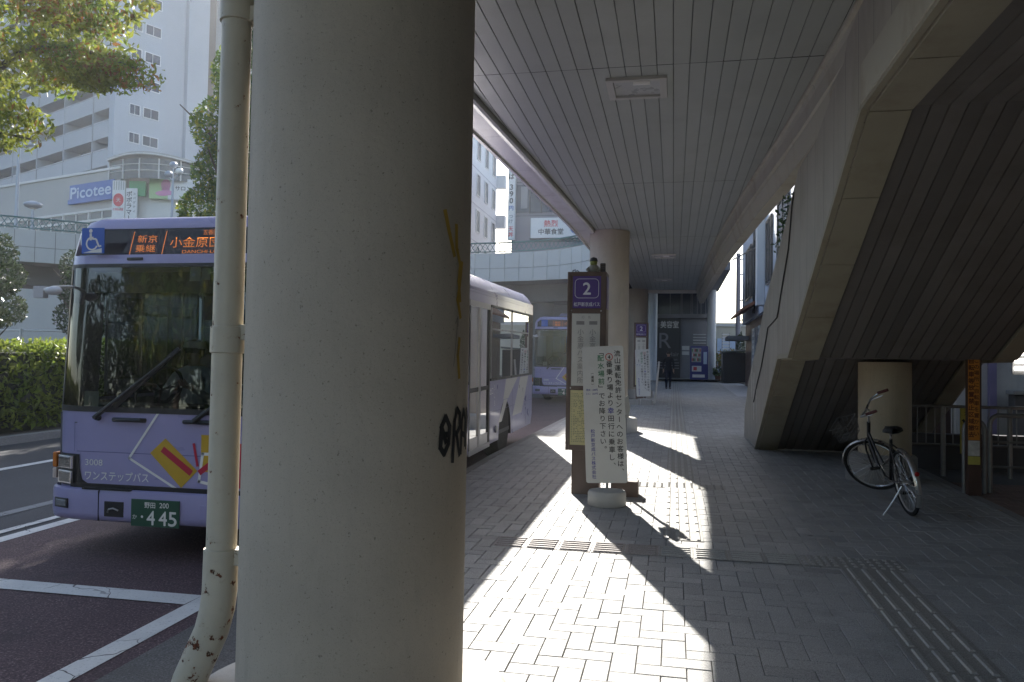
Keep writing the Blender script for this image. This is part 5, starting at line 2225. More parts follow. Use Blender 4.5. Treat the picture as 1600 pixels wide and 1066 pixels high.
for i in range(len(pts) - 1):
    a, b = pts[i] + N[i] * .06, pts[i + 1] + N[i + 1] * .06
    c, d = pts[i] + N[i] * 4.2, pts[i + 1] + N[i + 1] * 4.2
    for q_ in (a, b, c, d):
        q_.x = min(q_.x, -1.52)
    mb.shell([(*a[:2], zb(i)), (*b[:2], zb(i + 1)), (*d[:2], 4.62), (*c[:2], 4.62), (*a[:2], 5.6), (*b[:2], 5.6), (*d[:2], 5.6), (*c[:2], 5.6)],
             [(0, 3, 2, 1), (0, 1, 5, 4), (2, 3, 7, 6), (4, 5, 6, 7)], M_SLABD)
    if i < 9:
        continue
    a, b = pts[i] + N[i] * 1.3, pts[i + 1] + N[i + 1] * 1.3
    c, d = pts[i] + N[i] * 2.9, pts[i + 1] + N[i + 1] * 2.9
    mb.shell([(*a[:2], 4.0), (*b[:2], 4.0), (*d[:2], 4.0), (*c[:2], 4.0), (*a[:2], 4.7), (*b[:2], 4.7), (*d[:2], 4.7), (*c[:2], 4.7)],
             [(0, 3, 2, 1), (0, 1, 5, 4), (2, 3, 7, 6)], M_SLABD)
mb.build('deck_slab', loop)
mb = MB(LO)
mb.tube([(p.x, p.y, 5.67) for p in pts], .022, M_RAILG, 6)
mb.tube([(p.x, p.y, 5.98) for p in pts], .03, M_RAILG, 6)
for i in range(len(pts) - 1):
    a, b = pts[i], pts[i + 1]
    for k in range(3):
        p, q = a.lerp(b, k / 3), a.lerp(b, (k + 1) / 3)
        mb.tube([(p.x, p.y, 5.68), (q.x, q.y, 5.97)], .011, M_RAILG, 4, caps=False)
        mb.tube([(q.x, q.y, 5.68), (p.x, p.y, 5.97)], .011, M_RAILG, 4, caps=False)
mb.build('railing', loop)
mb = MB(LO)
mb.tube([(p.x + n.x * 4.1, p.y + n.y * 4.1, 5.98) for p, n in list(zip(pts, N))[11:]], .03, M_RAILG, 6)
for p, n in list(zip(pts, N))[11::2]:
    mb.tube([(p.x + n.x * 4.1, p.y + n.y * 4.1, 5.6), (p.x + n.x * 4.1, p.y + n.y * 4.1, 5.98)], .02, M_RAILG, 5)
mb.build('far_railing', loop)
for k in (12, 24, 36, 47):
    p = pts[k] + N[k] * 2.1
    mb = MB(LO)
    mb.lathe((p.x, p.y, 0), [(.45, RD(p.y)), (.45, 4.02)], M_SLABD, 24)
    mb.build('pier', loop, smooth=True)

# ------------------------------------------------------------------ vegetation
M_HEDGE = leafmat('hedge_leaf', (.14, .20, .03), (.25, .28, .05), .5, .45)
M_CANOPY = leafmat('zelkova_leaf', (.13, .19, .025), (.24, .23, .035), .55, .5)
M_CANRED = leafmat('turning_leaf', (.20, .12, .025), (.26, .10, .03), .45, .5)
M_GREEN = leafmat('fresh_leaf', (.065, .125, .028), (.12, .175, .04), .42, .45)
M_SILV = leafmat('glossy_leaf', (.065, .095, .045), (.11, .13, .075), .2, .16)
M_DEEP = leafmat('deep_leaf', (.025, .05, .018), (.05, .08, .022), .3, .4)
M_BARK = mat('bark', (.085, .065, .05), .9, .3, 6, .8, 40)
LR = random.Random(99)


def rv():
    while True:
        v = Vector((LR.uniform(-1, 1), LR.uniform(-1, 1), LR.uniform(-1, 1)))
        if .05 < v.length < 1:
            return v


def leaf(mb, c, s, m, t, droop=.3):
    d = rv().normalized()
    d.z -= droop
    d.normalize()
    e = d.cross(rv()).normalized()
    n = d.cross(e) * s * .12
    L, W = d * s, e * s * .42
    mb.face([c - L, c - W * .9 + n, c + L * .2 + W * 0 + n * 1.6, c + W * .9 + n], m, t) if False else mb.face([c - L, c - W - L * .1 + n, c + L, c + W - L * .1 + n], m, t)


def clump(mb, c, r, n, s, mats, shellw=.5, t0=1.0):
    """leaves through one lobe of a crown; denser to its outside"""
    c = Vector(c)
    r = Vector(r) if isinstance(r, (tuple, list, Vector)) else Vector((r, r, r))
    for _ in range(n):
        v = rv()
        v = v.normalized() * (v.length ** shellw)
        p = c + Vector((v.x * r.x, v.y * r.y, v.z * r.z))
        leaf(mb, p, s * LR.uniform(.6, 1.3), LR.choice(mats), LR.uniform(.6, 1.35) * t0)


def limb(mb, pts, r0, r1, n=7):
    k = len(pts)
    mb.tube(pts, [lerp(r0, r1, i / (k - 1)) for i in range(k)], M_BARK, n)


# zelkova at the kerb island, its branch hangs into the upper left of the picture
TX, TY = -14.8, 12.5
zt = RD(TY)
tree = thing('street_tree', 'broad tree turning yellow and rust, its leafy boughs hanging in from the upper left', 'tree', (TX, TY, zt))
mb = MB()
limb(mb, [(0, 0, -.1), (.1, 0, 1.5), (.15, -.1, 3.0), (.3, -.2, 4.2)], .22, .13, 12)
limb(mb, [(.3, -.2, 4.2), (1.4, -.5, 5.3), (2.9, -1.0, 6.1), (4.4, -1.6, 6.5), (5.6, -1.9, 6.35), (6.9, -2.0, 5.85)], .10, .018)
limb(mb, [(.3, -.2, 4.2), (1.2, -.9, 4.9), (2.6, -1.7, 5.1), (4.1, -2.2, 5.05), (5.4, -2.4, 4.75)], .08, .015)
limb(mb, [(.3, -.2, 4.2), (.2, .5, 6.0), (.6, 1.0, 8.0), (.9, 1.2, 9.6)], .12, .03)
limb(mb, [(.3, -.2, 4.2), (-1.2, .3, 6.0), (-2.6, .8, 7.6)], .10, .03)
limb(mb, [(2.9, -1.0, 6.1), (4.0, -.6, 7.3), (5.2, -.5, 8.0)], .05, .015)
mb.build('trunk', tree, smooth=True)
mb = MB()


def leafy(pts, rad, n, s, mats):
    for _ in range(n):
        k = LR.randrange(len(pts) - 1)
        a, b = Vector(pts[k]), Vector(pts[k + 1])
        p = a.lerp(b, LR.random())
        v = rv()
        p += Vector((v.x * rad, v.y * rad, v.z * rad * .55 - .1))
        leaf(mb, p, s * LR.uniform(.7, 1.3), LR.choice(mats), LR.uniform(.65, 1.3), .6)


YG = [M_CANOPY] * 24 + [M_CANRED]
RG = [M_CANOPY] * 5 + [M_CANRED] * 2
leafy([(2.9, -1.0, 6.1), (4.4, -1.6, 6.5), (5.6, -1.9, 6.45)], .6, 1350, .055, YG)
leafy([(5.2, -1.8, 6.4), (6.1, -1.95, 6.15), (6.9, -2.0, 5.85)], .42, 1500, .05, RG)
leafy([(4.6, -1.9, 7.1), (5.6, -1.9, 7.0), (6.1, -1.9, 6.75)], .45, 1000, .052, RG)
leafy([(5.0, -1.7, 6.1), (5.9, -1.9, 5.95), (6.4, -1.9, 5.85)], .38, 1300, .05, YG)
leafy([(2.6, -1.7, 5.35), (4.1, -2.2, 5.5), (4.9, -2.3, 5.35), (5.35, -2.4, 5.0)], .42, 1300, .055, YG)
leafy([(4.0, -2.2, 5.2), (5.0, -2.3, 4.85)], .35, 600, .052, [M_CANOPY])
for c, r, n in (((.5, .3, 8.6), (2.6, 2.6, 1.9), 2600), ((-2.2, .6, 7.4), (2.0, 2.0, 1.5), 1500), ((2.6, .6, 7.8), (1.9, 1.7, 1.2), 1300), ((4.6, -.6, 7.9), (1.3, 1.1, .7), 900), ((.5, 1.2, 10.2), (1.7, 1.7, 1.1), 1100)):
    clump(mb, c, r, n, .1, YG)
mb.build('crown', tree, tone=True)


def bushy(name, label, cat, loc, height, lobes, n, s, mats, trunk_r=.09, group=None):
    t = thing(name, label, cat, loc, 0, group)
    mb = MB()
    limb(mb, [(0, 0, -.1), (.05, .02, height * .35), (.0, .05, height * .7), (.03, 0, height * .92)], trunk_r, trunk_r * .25, 10)
    for k in range(7):
        a = k * 2.4
        z = height * (.3 + .08 * k)
        limb(mb, [(0, 0, z), (math.cos(a) * .25 * height * .3, math.sin(a) * .25 * height * .3, z + .12 * height), (math.cos(a) * .16 * height, math.sin(a) * .16 * height, z + .2 * height)], trunk_r * .45, trunk_r * .1, 6)
    mb.build('trunk', t, smooth=True)
    mb = MB()
    for c, r, q in lobes:
        clump(mb, c, r, int(n * q), s, mats)
    mb.build('crown', t, tone=True)
    return t


bushy('street_tree', 'tall fresh green tree half hidden by the near column beside the white tower', 'tree', (-11.9, 19.9, RD(20)), 10.3,
      [((0, 0, 9.2), (.75, .75, 1.1), .8), ((-.15, 0, 7.8), (1.15, 1.1, .9), 1.2), ((.1, .1, 6.5), (1.35, 1.3, .9), 1.5), ((-.25, -.1, 5.4), (1.25, 1.3, .8), 1.2), ((.8, .2, 5.6), (1.3, 1.2, 1.1), 1.1), ((.9, 0, 7.2), (1.0, 1.0, 1.0), .9), ((.2, .2, 4.4), (1.2, 1.2, .7), .8)],
      2300, .075, [M_GREEN, M_GREEN, M_CANOPY], .14)
bushy('ornamental_tree', 'round glossy leaved small tree glinting silver at the left edge above the hedge', 'tree', (-14.6, 14.5, RD(14.5)), 4.25,
      [((0, 0, 3.75), (.65, .65, .48), 1), ((.25, -.2, 3.2), (.8, .75, .5), 1.3), ((-.5, .1, 3.1), (.75, .75, .5), 1.0), ((.3, -.1, 2.5), (.7, .7, .45), 1.0), ((-.35, 0, 2.4), (.75, .7, .5), 1)],
      1300, .06, [M_SILV], .08)
bushy('ornamental_tree', 'narrow glossy leaved small tree partly behind the nearer bus mirror', 'tree', (-16.3, 19.3, RD(19)), 4.7,
      [((0, 0, 3.9), (.5, .5, .5), 1), ((.2, -.1, 3.2), (.6, .6, .5), 1.2), ((-.1, .1, 2.5), (.6, .6, .5), 1.0), ((.5, 0, 2.4), (.5, .5, .5), .8)],
      1000, .06, [M_SILV, M_DEEP], .07)
# tree added beyond the buses, against the sun, to shade the roadway
for (x, y, h, lab) in ((-11.3, 21.8, 12.6, 'broad leafy tree inside the loop, hidden behind the near column and bus'),):
    bushy('street_tree', lab, 'tree', (x, y, RD(y)), h,
          [((0, 0, h * .87), (1.5, 1.5, 1.3), 1), ((.8, 0, h * .7), (1.6, 1.6, 1.5), 1), ((-.7, .3, h * .66), (1.6, 1.6, 1.4), 1), ((.2, -.4, h * .52), (1.9, 1.7, 1.2), 1), ((.4, .3, h * .4), (1.6, 1.6, .9), .8)],
          3000, .16, [M_GREEN, M_DEEP], .16)

bushy('street_tree', 'smaller leafy tree tucked behind the fresh green tree left of the column', 'tree', (-13.0, 22.6, RD(22.6)), 8.2,
      [((0, 0, 7.2), (1.0, 1.0, 1.0), 1), ((.5, 0, 6.0), (1.3, 1.3, 1.0), 1.2), ((-.4, .2, 5.6), (1.3, 1.3, .9), 1.2), ((.2, -.2, 4.4), (1.5, 1.4, .9), 1.2), ((-.2, .1, 3.4), (1.3, 1.3, .8), 1)],
      1700, .085, [M_GREEN, M_DEEP], .12)  # tree added to keep the sun off the far road
# clipped hedge on the island
o = thing('hedge', 'clipped sunlit green hedge along the far kerb at the left edge', 'hedge', (-12.4, 16, RD(16)))
mb = MB((-12.4, 16, RD(16)))
HX0, HX1, HY0, HY1 = -13.6, -11.75, 1.0, 30.0
for _ in range(30000):
    y = HY0 + (HY1 - HY0) * LR.random() ** 1.0
    u = LR.random()
    top = RD(y) + 1.72 + .06 * math.sin(y * 1.7) + .05 * math.sin(y * 4.3 + 1)
    if u < .42:
        p = Vector((LR.uniform(HX0, HX1 + .05), y, top + LR.gauss(0, .05)))
    elif u < .96:
        p = Vector((HX1 + LR.gauss(0, .06) + .06 * math.sin(y * 3.1), y, lerp(RD(y) + .2, top, LR.random())))
    else:
        p = Vector((HX0 + LR.gauss(0, .06), y, lerp(RD(y) + .2, top, LR.random())))
    leaf(mb, p, LR.uniform(.05, .085), M_HEDGE, LR.uniform(.6, 1.35), -.2)
mb.build('foliage', o, tone=True)
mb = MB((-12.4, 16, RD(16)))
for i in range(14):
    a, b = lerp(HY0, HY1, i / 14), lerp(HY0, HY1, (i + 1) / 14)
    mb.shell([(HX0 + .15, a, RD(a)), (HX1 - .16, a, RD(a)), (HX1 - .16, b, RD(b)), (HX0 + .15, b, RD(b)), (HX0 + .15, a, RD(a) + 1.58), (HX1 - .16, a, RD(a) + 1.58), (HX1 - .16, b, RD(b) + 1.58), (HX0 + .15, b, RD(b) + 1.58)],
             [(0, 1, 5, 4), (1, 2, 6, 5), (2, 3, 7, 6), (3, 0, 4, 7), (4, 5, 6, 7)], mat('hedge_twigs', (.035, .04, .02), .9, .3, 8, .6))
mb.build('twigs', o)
strip('traffic_island', lambda y: (-26, -11.45), speckle('island_soil', (.12, .10, .08), (.06, .05, .04), (.2, .18, .15), 60, .9, .5, .3), .12, -6, 40, 2, RD)
strip('island_kerb', lambda y: (-11.48, -11.28), M_KERB, .135, -6, 40, 2, RD)
mb = MB()
for i in range(23):
    a = -6 + 2 * i
    mb.face([(-11.28, a, RD(a)), (-11.28, a + 2, RD(a + 2)), (-11.28, a + 2, RD(a + 2) + .135), (-11.28, a, RD(a) + .135)], M_KERB)
struct(mb.build('island_kerb_face'))
gr = thing('guard_rail', 'white pipe guard rail above the hedge at the left', 'guard rail', (-16, 20.5, RD(20)))
for z in (1.75, 2.15):
    mb = MB()
    mb.tube([(-6, -.5, z), (-1.2, 0, z), (0, .1, z - .05), (3, .2, z - .12)], .03, MATS['white_enamel'], 8)
    mb.build('rail', gr, smooth=True)
for x in (-5, -3, -1.2, 1):
    mb = MB()
    mb.tube([(x, 0 if x > -2 else -.25, 0), (x, 0 if x > -2 else -.25, 2.2)], .04, MATS['white_enamel'], 8)
    mb.build('post', gr, smooth=True)

# ------------------------------------------------------------------ street lamps at the left
M_LPOLE = mat('lamp_pole_paint', (.32, .36, .42), .45, .08, 4, .02, metal=.3)


def deck_lamp(loc, h, label, twin):
    t = thing('street_lamp', label, 'street lamp', loc)
    mb = MB()
    mb.tube([(0, 0, 0), (0, 0, h)], [.07, .045], M_LPOLE, 12)
    mb.build('pole', t, smooth=True)
    if twin == 'cross':
        mb = MB()
        mb.tube([(-.45, 0, h - .35), (.45, 0, h - .3)], .03, M_LPOLE, 8)
        mb.build('crossarm', t, smooth=True)
        for s in (-1, 1):
            mb = MB()
            mb.obox((s * .33, 0, h - .42), ((1, 0, .1 * s), (0, 1, 0), (0, 0, 1)), (.2, .12, .05), M_LPOLE)
            mb.build('lantern', t, bevel=.03)
        mb = MB()
        mb.tube([(0, 0, h), (0, 0, h + .35)], .02, M_LPOLE, 8)
        mb.build('finial', t, smooth=True)
    else:
        mb = MB()
        mb.lathe((0, 0, h), [(.06, -.1), (.30, .0), (.33, .06), (.30, .12), (.1, .2), (.0, .22)], M_LPOLE, 24)
        mb.build('shade', t, smooth=True)
        mb = MB()
        mb.ball((0, 0, h - .02), .16, .16, .1, MATS['white_enamel'])
        mb.build('globe', t, smooth=True)


deck_lamp((-21.65, 22.7, 4.6), 4.6, 'tall blue grey lamp post with crossed lanterns at the far left', 'cross')
deck_lamp((-23.7, 25.6, 5.6), 1.75, 'short lamp with flat ring shade standing on the footbridge at the left', 'dome')
t = thing('street_lamp', 'slim lamp pole with ball lamps in front of the green and pink shop sign', 'street lamp', (-21.6, 31.0, 1))
mb = MB()
mb.tube([(0, 0, 0), (0, 0, 8.6)], [.08, .05], M_LPOLE, 10)
mb.build('pole', t, smooth=True)
for x, z in ((-.22, 8.75), (.0, 9.15), (.3, 8.85)):
    mb = MB()
    mb.tube([(0, 0, 8.5), (x, 0, z)], .025, M_LPOLE, 8)
    a = mb.build('arm', t, smooth=True)
    mb = MB()
    mb.ball((x, 0, z + .08), .17, .17, .15, MATS['white_enamel'] if x > 0 else M_LPOLE)
    mb.build('globe', a, smooth=True)
# ------------------------------------------------------------------ apartment tower, upper left
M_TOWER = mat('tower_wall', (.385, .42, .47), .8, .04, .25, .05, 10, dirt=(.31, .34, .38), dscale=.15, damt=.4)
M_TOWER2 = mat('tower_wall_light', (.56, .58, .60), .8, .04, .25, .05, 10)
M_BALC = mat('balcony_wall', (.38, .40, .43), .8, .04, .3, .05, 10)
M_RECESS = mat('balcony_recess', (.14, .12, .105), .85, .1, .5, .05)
M_WGLASS = mat('window_glass', (.045, .06, .09), .22, .3, .4, 0, spec=.25)
M_WFR = mat('window_frame', (.62, .64, .66), .5, .05, 3, 0)
ta, tb = Vector((-.906, .423, 0)), Vector((.423, .906, 0))
K = Vector((-51.9, 65.3, 0))
TO = (-56, 75, 1)
tw = thing('apartment_tower', 'tall pale apartment tower with stepped white end wall and long balconies', 'apartment building', TO)


def TP(u, v, z):
    """u along the balcony face (away left), v along the end wall (away right)"""
    p = K + ta * u + tb * v
    return (p.x, p.y, z)


def pbox(mb, P, u0, u1, v0, v1, z0, z1, m):
    mb.shell([P(u, v, z) for z in (z0, z1) for v in (v0, v1) for u in (u0, u1)],
             [(0, 2, 3, 1), (4, 5, 7, 6), (0, 1, 5, 4), (2, 6, 7, 3), (0, 4, 6, 2), (1, 3, 7, 5)], m)


FL, ZP0, NF = 2.74, 21.65, 14
mb = MB(TO)
pbox(mb, TP, 0, 1.0, 0, 5.0, 1, 56, M_TOWER)
pbox(mb, TP, .6, 1.6, 5.0, 7.3, 1, 56, M_TOWER)
pbox(mb, TP, .0, 1.0, 7.3, 9.6, 1, 56, M_TOWER)
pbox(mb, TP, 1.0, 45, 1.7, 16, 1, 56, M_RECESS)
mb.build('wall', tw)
mb = MB(TO)
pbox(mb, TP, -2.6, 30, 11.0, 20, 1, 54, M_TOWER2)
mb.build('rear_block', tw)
for k in range(-4, 12):
    z1 = ZP0 + k * FL
    mb = MB(TO)
    pbox(mb, TP, 1.0, 45, -.02, .12, z1 - 1.55, z1, M_BALC)
    pbox(mb, TP, 1.0, 45, .12, 1.7, z1 - 1.55, z1 - 1.35, M_BALC)
    for u in range(4, 45, 6):
        pbox(mb, TP, u, u + .12, -.06, 1.7, z1 - 1.56, z1 + 1.18, M_BALC)
        pbox(mb, TP, u - .05, u + .17, -.045, -.03, z1 - 1.55, z1 - .02, M_RECESS) if u % 4 == 0 else None
    pbox(mb, TP, 1.0, 45, .02, .08, z1 + .10, z1 + .15, M_WFR)
    mb.build('balcony', tw)
    mb = MB(TO)
    for u in range(2, 44, 3):
        pbox(mb, TP, u + .3, u + 2.3, 1.66, 1.695, z1 - 1.2, z1 + .75, M_WGLASS)
    mb.build('balcony_glazing', tw)
    for (v0, v1) in ((1.45, 2.40), (2.80, 4.30)):
        w0 = MB(TO)
        za, zc = z1 + 1.05, z1 + 1.75
        za, zc = z1 - 1.85 + 2.74, z1 - .95 + 2.74
        pbox(w0, TP, -.03, .03, v0, v1, za, zc, M_WGLASS)
        ww = w0.build('window', tw)
        w1 = MB(TO)
        e = .07
        for a, b, c, d in ((v0 - e, v1 + e, za - e, za), (v0 - e, v1 + e, zc, zc + e), (v0 - e, v0, za, zc), (v1, v1 + e, za, zc)):
            pbox(w1, TP, -.09, .02, a, b, c, d, M_WFR)
        pbox(w1, TP, -.05, .02, (v0 + v1) / 2 - .02, (v0 + v1) / 2 + .02, za, zc, M_WFR)
        w1.build('frame', ww)
    w0 = MB(TO)
    pbox(w0, TP, -2.2, -1.55, 10.96, 11.03, z1 - 1.2, z1 + .2, M_WGLASS)
    w0.build('window', tw)

# ------------------------------------------------------------------ shopping building below the tower
M_SHOP = mat('shop_fascia', (.36, .36, .35), .6, .05, .4, .03, dirt=(.28, .27, .26), dscale=.4, damt=.4)
M_SHOPL = mat('shop_trim', (.60, .60, .58), .5, .05, .6, .02)
M_SHGL = mat('shop_glass', (.075, .085, .09), .15, .4, .3, 0, spec=.4)
sa = Vector((-.955, .296, 0))
sb = Vector((.296, .955, 0))
K2 = Vector((-38.98, 48.8, 0))
BO = (-45, 55, 1)


def SP(u, v, z):
    p = K2 + sa * u + sb * v
    return (p.x, p.y, z)


sh = thing('shopping_building', 'low grey shopping building with shop signs and a round glass corner canopy', 'building', BO)
mb = MB(BO)
pbox(mb, SP, -1.2, 40, 0, 20, 1, 15.0, M_SHOP)
mb.build('wall', sh)
mb = MB(BO)
pbox(mb, SP, -1.3, 40, -.12, .3, 14.95, 15.12, M_SHOPL)
pbox(mb, SP, -1.3, 40, -.10, -.01, 12.12, 12.28, M_SHOPL)
pbox(mb, SP, -1.3, 40, -.10, -.01, 8.9, 9.1, M_SHOPL)
mb.build('cornice', sh)
for i in range(13):
    w0 = MB(BO)
    u = 3.0 * i - .9
    pbox(w0, SP, u + .12, u + 2.88, -.03, .02, 9.2, 11.45, M_SHGL)
    ww = w0.build('window', sh)
    w1 = MB(BO)
    for a, b, c, d in ((u, u + .12, 9.1, 12.12), (u + 1.45, u + 1.55, 9.1, 12.1), (u, u + 3, 11.45, 11.6), (u, u + 3, 9.1, 9.2)):
        pbox(w1, SP, a, b, -.09, -.035 if a > u else .0, c, d, M_SHOPL)
    w1.build('frame', ww)
    w2 = MB(BO)
    pbox(w2, SP, u + .12, u + 2.88, -.028, .02, 11.62, 12.08, M_SHGL)
    w2.build('transom', ww)
# glass corner turning right, with curved roof
Kc = Vector((-38.9, 48.8, 0))


def CP(u, v, z):
    p = Kc + Vector((.97, .24, 0)) * u + Vector((-.24, .97, 0)) * v
    return (p.x, p.y, z)


mb = MB(BO)
pbox(mb, CP, 0.9, 7.2, .2, 8, 1, 14.15, M_SHOPL)
mb.build('corner_wall', sh)
mb = MB(BO)
n = 14
arc = [(lerp(-.1, 5.9, i / n), -1.2 * math.sin(PI * i / n)) for i in range(n + 1)]
for (ua, va), (ub, vb) in zip(arc, arc[1:]):
    mb.face([CP(ua, va, 14.2), CP(ub, vb, 14.2), CP(ub, vb, 15.6), CP(ua, va, 15.6)], M_SHGL)
cn = mb.build('corner_glazing', sh)
mb = MB(BO)
zt_ = lambda i: 15.35 + .42 * math.sin(PI * (.12 + .8 * i / n))
for (i, ((ua, va), (ub, vb))) in enumerate(zip(arc, arc[1:])):
    mb.shell([CP(ua, va - .35, zt_(i)), CP(ub, vb - .35, zt_(i + 1)), CP(ub, vb + 4, zt_(i + 1) + .1), CP(ua, va + 4, zt_(i) + .1),
              CP(ua, va - .35, zt_(i) + .22), CP(ub, vb - .35, zt_(i + 1) + .22), CP(ub, vb + 4, zt_(i + 1) + .3), CP(ua, va + 4, zt_(i) + .3)],
             [(0, 1, 2, 3), (4, 5, 6, 7), (0, 1, 5, 4), (2, 3, 7, 6)], M_SHOP)
    if i % 3 == 0:
        mb.tube([CP(ua, va - .05, 14.2), CP(ua, va - .05, 15.6)], .05, M_SHOPL, 6)
    for zz in (14.75, 15.2):
        mb.tube([CP(ua, va - .05, zz), CP(ub, vb - .05, zz)], .03, M_SHOPL, 5)
    mb.tube([CP(ua, va - .38, zt_(i) + .05), CP(ub, vb - .38, zt_(i + 1) + .05)], .05, M_SHOPL, 6)
mb.build('corner_canopy', sh)
# signs
M_PBLUE = mat('sign_blue', (.03, .11, .38), .45, .05, 2, 0)
M_SWHITE = mat('sign_white', (.66, .66, .66), .5, .04, 2, 0)
M_SGREEN = mat('sign_green', (.06, .30, .12), .5, .05, 2, 0)
M_SPINK = mat('sign_pink', (.58, .22, .42), .5, .05, 2, 0)
M_SLGREEN = mat('sign_pale_green', (.36, .52, .25), .5, .05, 2, 0)
M_SRED = mat('sign_red', (.55, .04, .06), .5, .05, 2, 0)
M_SBLACK = mat('sign_black', (.03, .03, .035), .5, .05, 2, 0)
M_SLILAC = mat('sign_letter_blue', (.45, .56, .72), .45, .05, 2, 0)
so_ = SP(2, -.4, 13.6)
t = thing('shop_sign', 'blue lettered shop sign on the grey fascia left of the round red emblem', 'sign', so_)
mb = MB(so_)
c = SP(1.75, -.32, 13.55)
ux = -sa
mb.obox(SP(1.75, -.2, 12.98), (ux, sb, (0, 0, 1)), (2.5, .12, .16), M_PBLUE)
mb.obox(SP(1.75, -.16, 13.6), (ux, sb, (0, 0, 1)), (2.5, .05, .62), M_PBLUE)
mb.build('backing', t)
mb = MB(so_)
mb.text('Picotee', SP(1.75, -.26, 13.22), ux, (0, 0, 1), 1.15, M_SLILAC, 'C', .02, 4.6)
mb.build('lettering', t)
so_ = CP(1, -.6, 13)
t = thing('shop_sign', 'white hanging sign with round red emblem beside the blue letters', 'sign', so_)
mb = MB(so_)
pbox(mb, CP, .45, 1.3, -.65, -.5, 11.2, 14.1, M_SWHITE)
mb.build('panel', t)
mb = MB(so_)
for k in range(5):
    pbox(mb, CP, .52 + k * .16, .60 + k * .16, -.66, -.655, 13.45, 14.05, M_SHOP)
cc = Vector(CP(.875, -.665, 12.75))
q = [tuple(cc + Vector((.97, .24, 0)) * (.36 * math.cos(2 * PI * i / 24)) + Vector((0, 0, .46 * math.sin(2 * PI * i / 24)))) for i in range(24)]
mb.face(q, M_SRED)
ux2 = Vector((.97, .24, 0))
mb.text('天', CP(.875, -.672, 12.62), ux2, (0, 0, 1), .34, M_SWHITE)
mb.text('大衆居酒屋', CP(.875, -.668, 12.02), ux2, (0, 0, 1), .2, M_SRED, 'C', .01, .7)
mb.build('emblem', t)
so_ = CP(1.8, -.6, 13)
t = thing('shop_sign', 'tall white sign with black vertical katakana and green top', 'sign', so_)
mb = MB(so_)
pbox(mb, CP, 1.36, 2.12, -.62, -.48, 11.0, 13.6, M_SWHITE)
pbox(mb, CP, 1.5, 2.6, -.47, -.3, 13.1, 14.15, M_SGREEN)
mb.build('panel', t)
mb = MB(so_)
mb.vtext('ポポラマーマ', CP(1.6, -.635, 13.4), ux2, (0, 0, 1), .42, .42, M_SBLACK, .02)
mb.vtext('スパゲティ', CP(1.95, -.635, 13.3), ux2, (0, 0, 1), .2, .3, M_SBLACK, .01)
mb.build('lettering', t)
so_ = CP(4.5, -.2, 13.8)
t = thing('shop_sign', 'wide green and white sign with a pink blossom shape on the round corner', 'sign', so_)
mb = MB(so_)
pbox(mb, CP, 2.8, 4.1, -.3, .15, 13.0, 14.5, M_SLGREEN)
pbox(mb, CP, 4.1, 6.9, -.3, .15, 12.95, 14.4, M_SWHITE)
mb.build('panel', t)
mb = MB(so_)
for (du, dz, r, s) in ((3.95, 13.95, .33, .4), (3.75, 13.35, .5, .18), (4.2, 13.4, .3, .16), (3.95, 13.6, .28, .4)):
    cc = Vector(CP(du, -.32 - du * .001, dz))
    mb.face([tuple(cc + ux2 * (r * math.cos(2 * PI * i / 20)) + Vector((0, 0, s * math.sin(2 * PI * i / 20)))) for i in range(20)], M_SPINK)
mb.build('blossom', t)
mb = MB(so_)
mb.text('サロン美容', CP(5.55, -.32, 13.6), ux2, (0, 0, 1), .36, M_SBLACK, 'C', .01, 1.9)
mb.build('lettering', t)

# ------------------------------------------------------------------ white office block seen past the column
wo = (-20, 60, 1)
wb = thing('office_block', 'pale office block with rows of tall narrow dark windows seen just past the near column', 'building', wo)
mb = MB(wo)
mb.box(-30, -14.0, 52, 61.6, 1, 21.6, mat('office_wall', (.74, .77, .80), .8, .03, .5, .03))
mb.build('wall', wb)
for k in range(6):
    for i in range(3):
        w0 = MB(wo)
        y, z = 60.0 - i * 2.45, 6.1 + k * 2.62
        w0.box(-14.04, -13.98, y, y + .95, z, z + 1.5, mat('dull_window', (.05, .07, .10), .5, .2, .5, 0, spec=.2))
        w = w0.build('window', wb)
        w1 = MB(wo)
        for a, b, c, d in ((y - .06, y, z - .06, z + 1.56), (y + .95, y + 1.01, z - .06, z + 1.56), (y, y + .95, z - .06, z), (y, y + .95, z + 1.5, z + 1.56)):
            w1.box(-14.0, -13.94, a, b, c, d, M_WFR)
        w1.build('frame', w)
mb = MB(wo)
for k in range(6):
    mb.box(-14.0, -13.985, 52, 61.6, 5.3 + k * 2.62, 5.34 + k * 2.62, M_TOWER)
mb.build('string_course', wb)
for k in range(4):
    mb = MB(wo)
    mb.box(-14.3, -13.3, 61.6, 62.3, 9.5 + k * 3.2, 10.5 + k * 3.2, M_WFR)
    mb.build('air_unit', wb)

# ------------------------------------------------------------------ grey building closing the street
M_GREYB = mat('grey_tile', (.20, .19, .22), .55, .06, .8, .03, 20)
M_GREYL = mat('grey_trim', (.22, .22, .24), .55, .06, .8, .03)
M_SALON = mat('salon_black', (.016, .018, .024), .35, .1, 2, .02)
go = (-3, 50, 1)
gb = thing('corner_building', 'dark grey tiled building with a salon front closing the end of the walkway', 'building', go)
mb = MB(go)
mb.box(-9.5, 1.9, 46, 62, .9, 16.5, M_GREYB)
mb.build('wall', gb)
mb = MB(go)
for z in (9.0, 10.55, 12.55, 14.1):
    mb.box(-9.52, 1.92, 45.985, 46.0, z, z + .03, M_SALON)
mb.box(-9.0, 2.4, 36.0, 45.98, 6.05, 6.4, M_GREYL)  # canopy slab out of view, added to keep sky light off the facade
mb.box(-1.9, 1.95, 45.72, 46.0, 4.55, 4.78, M_GREYL)
mb.build('trim_band', gb)
mb = MB(go)
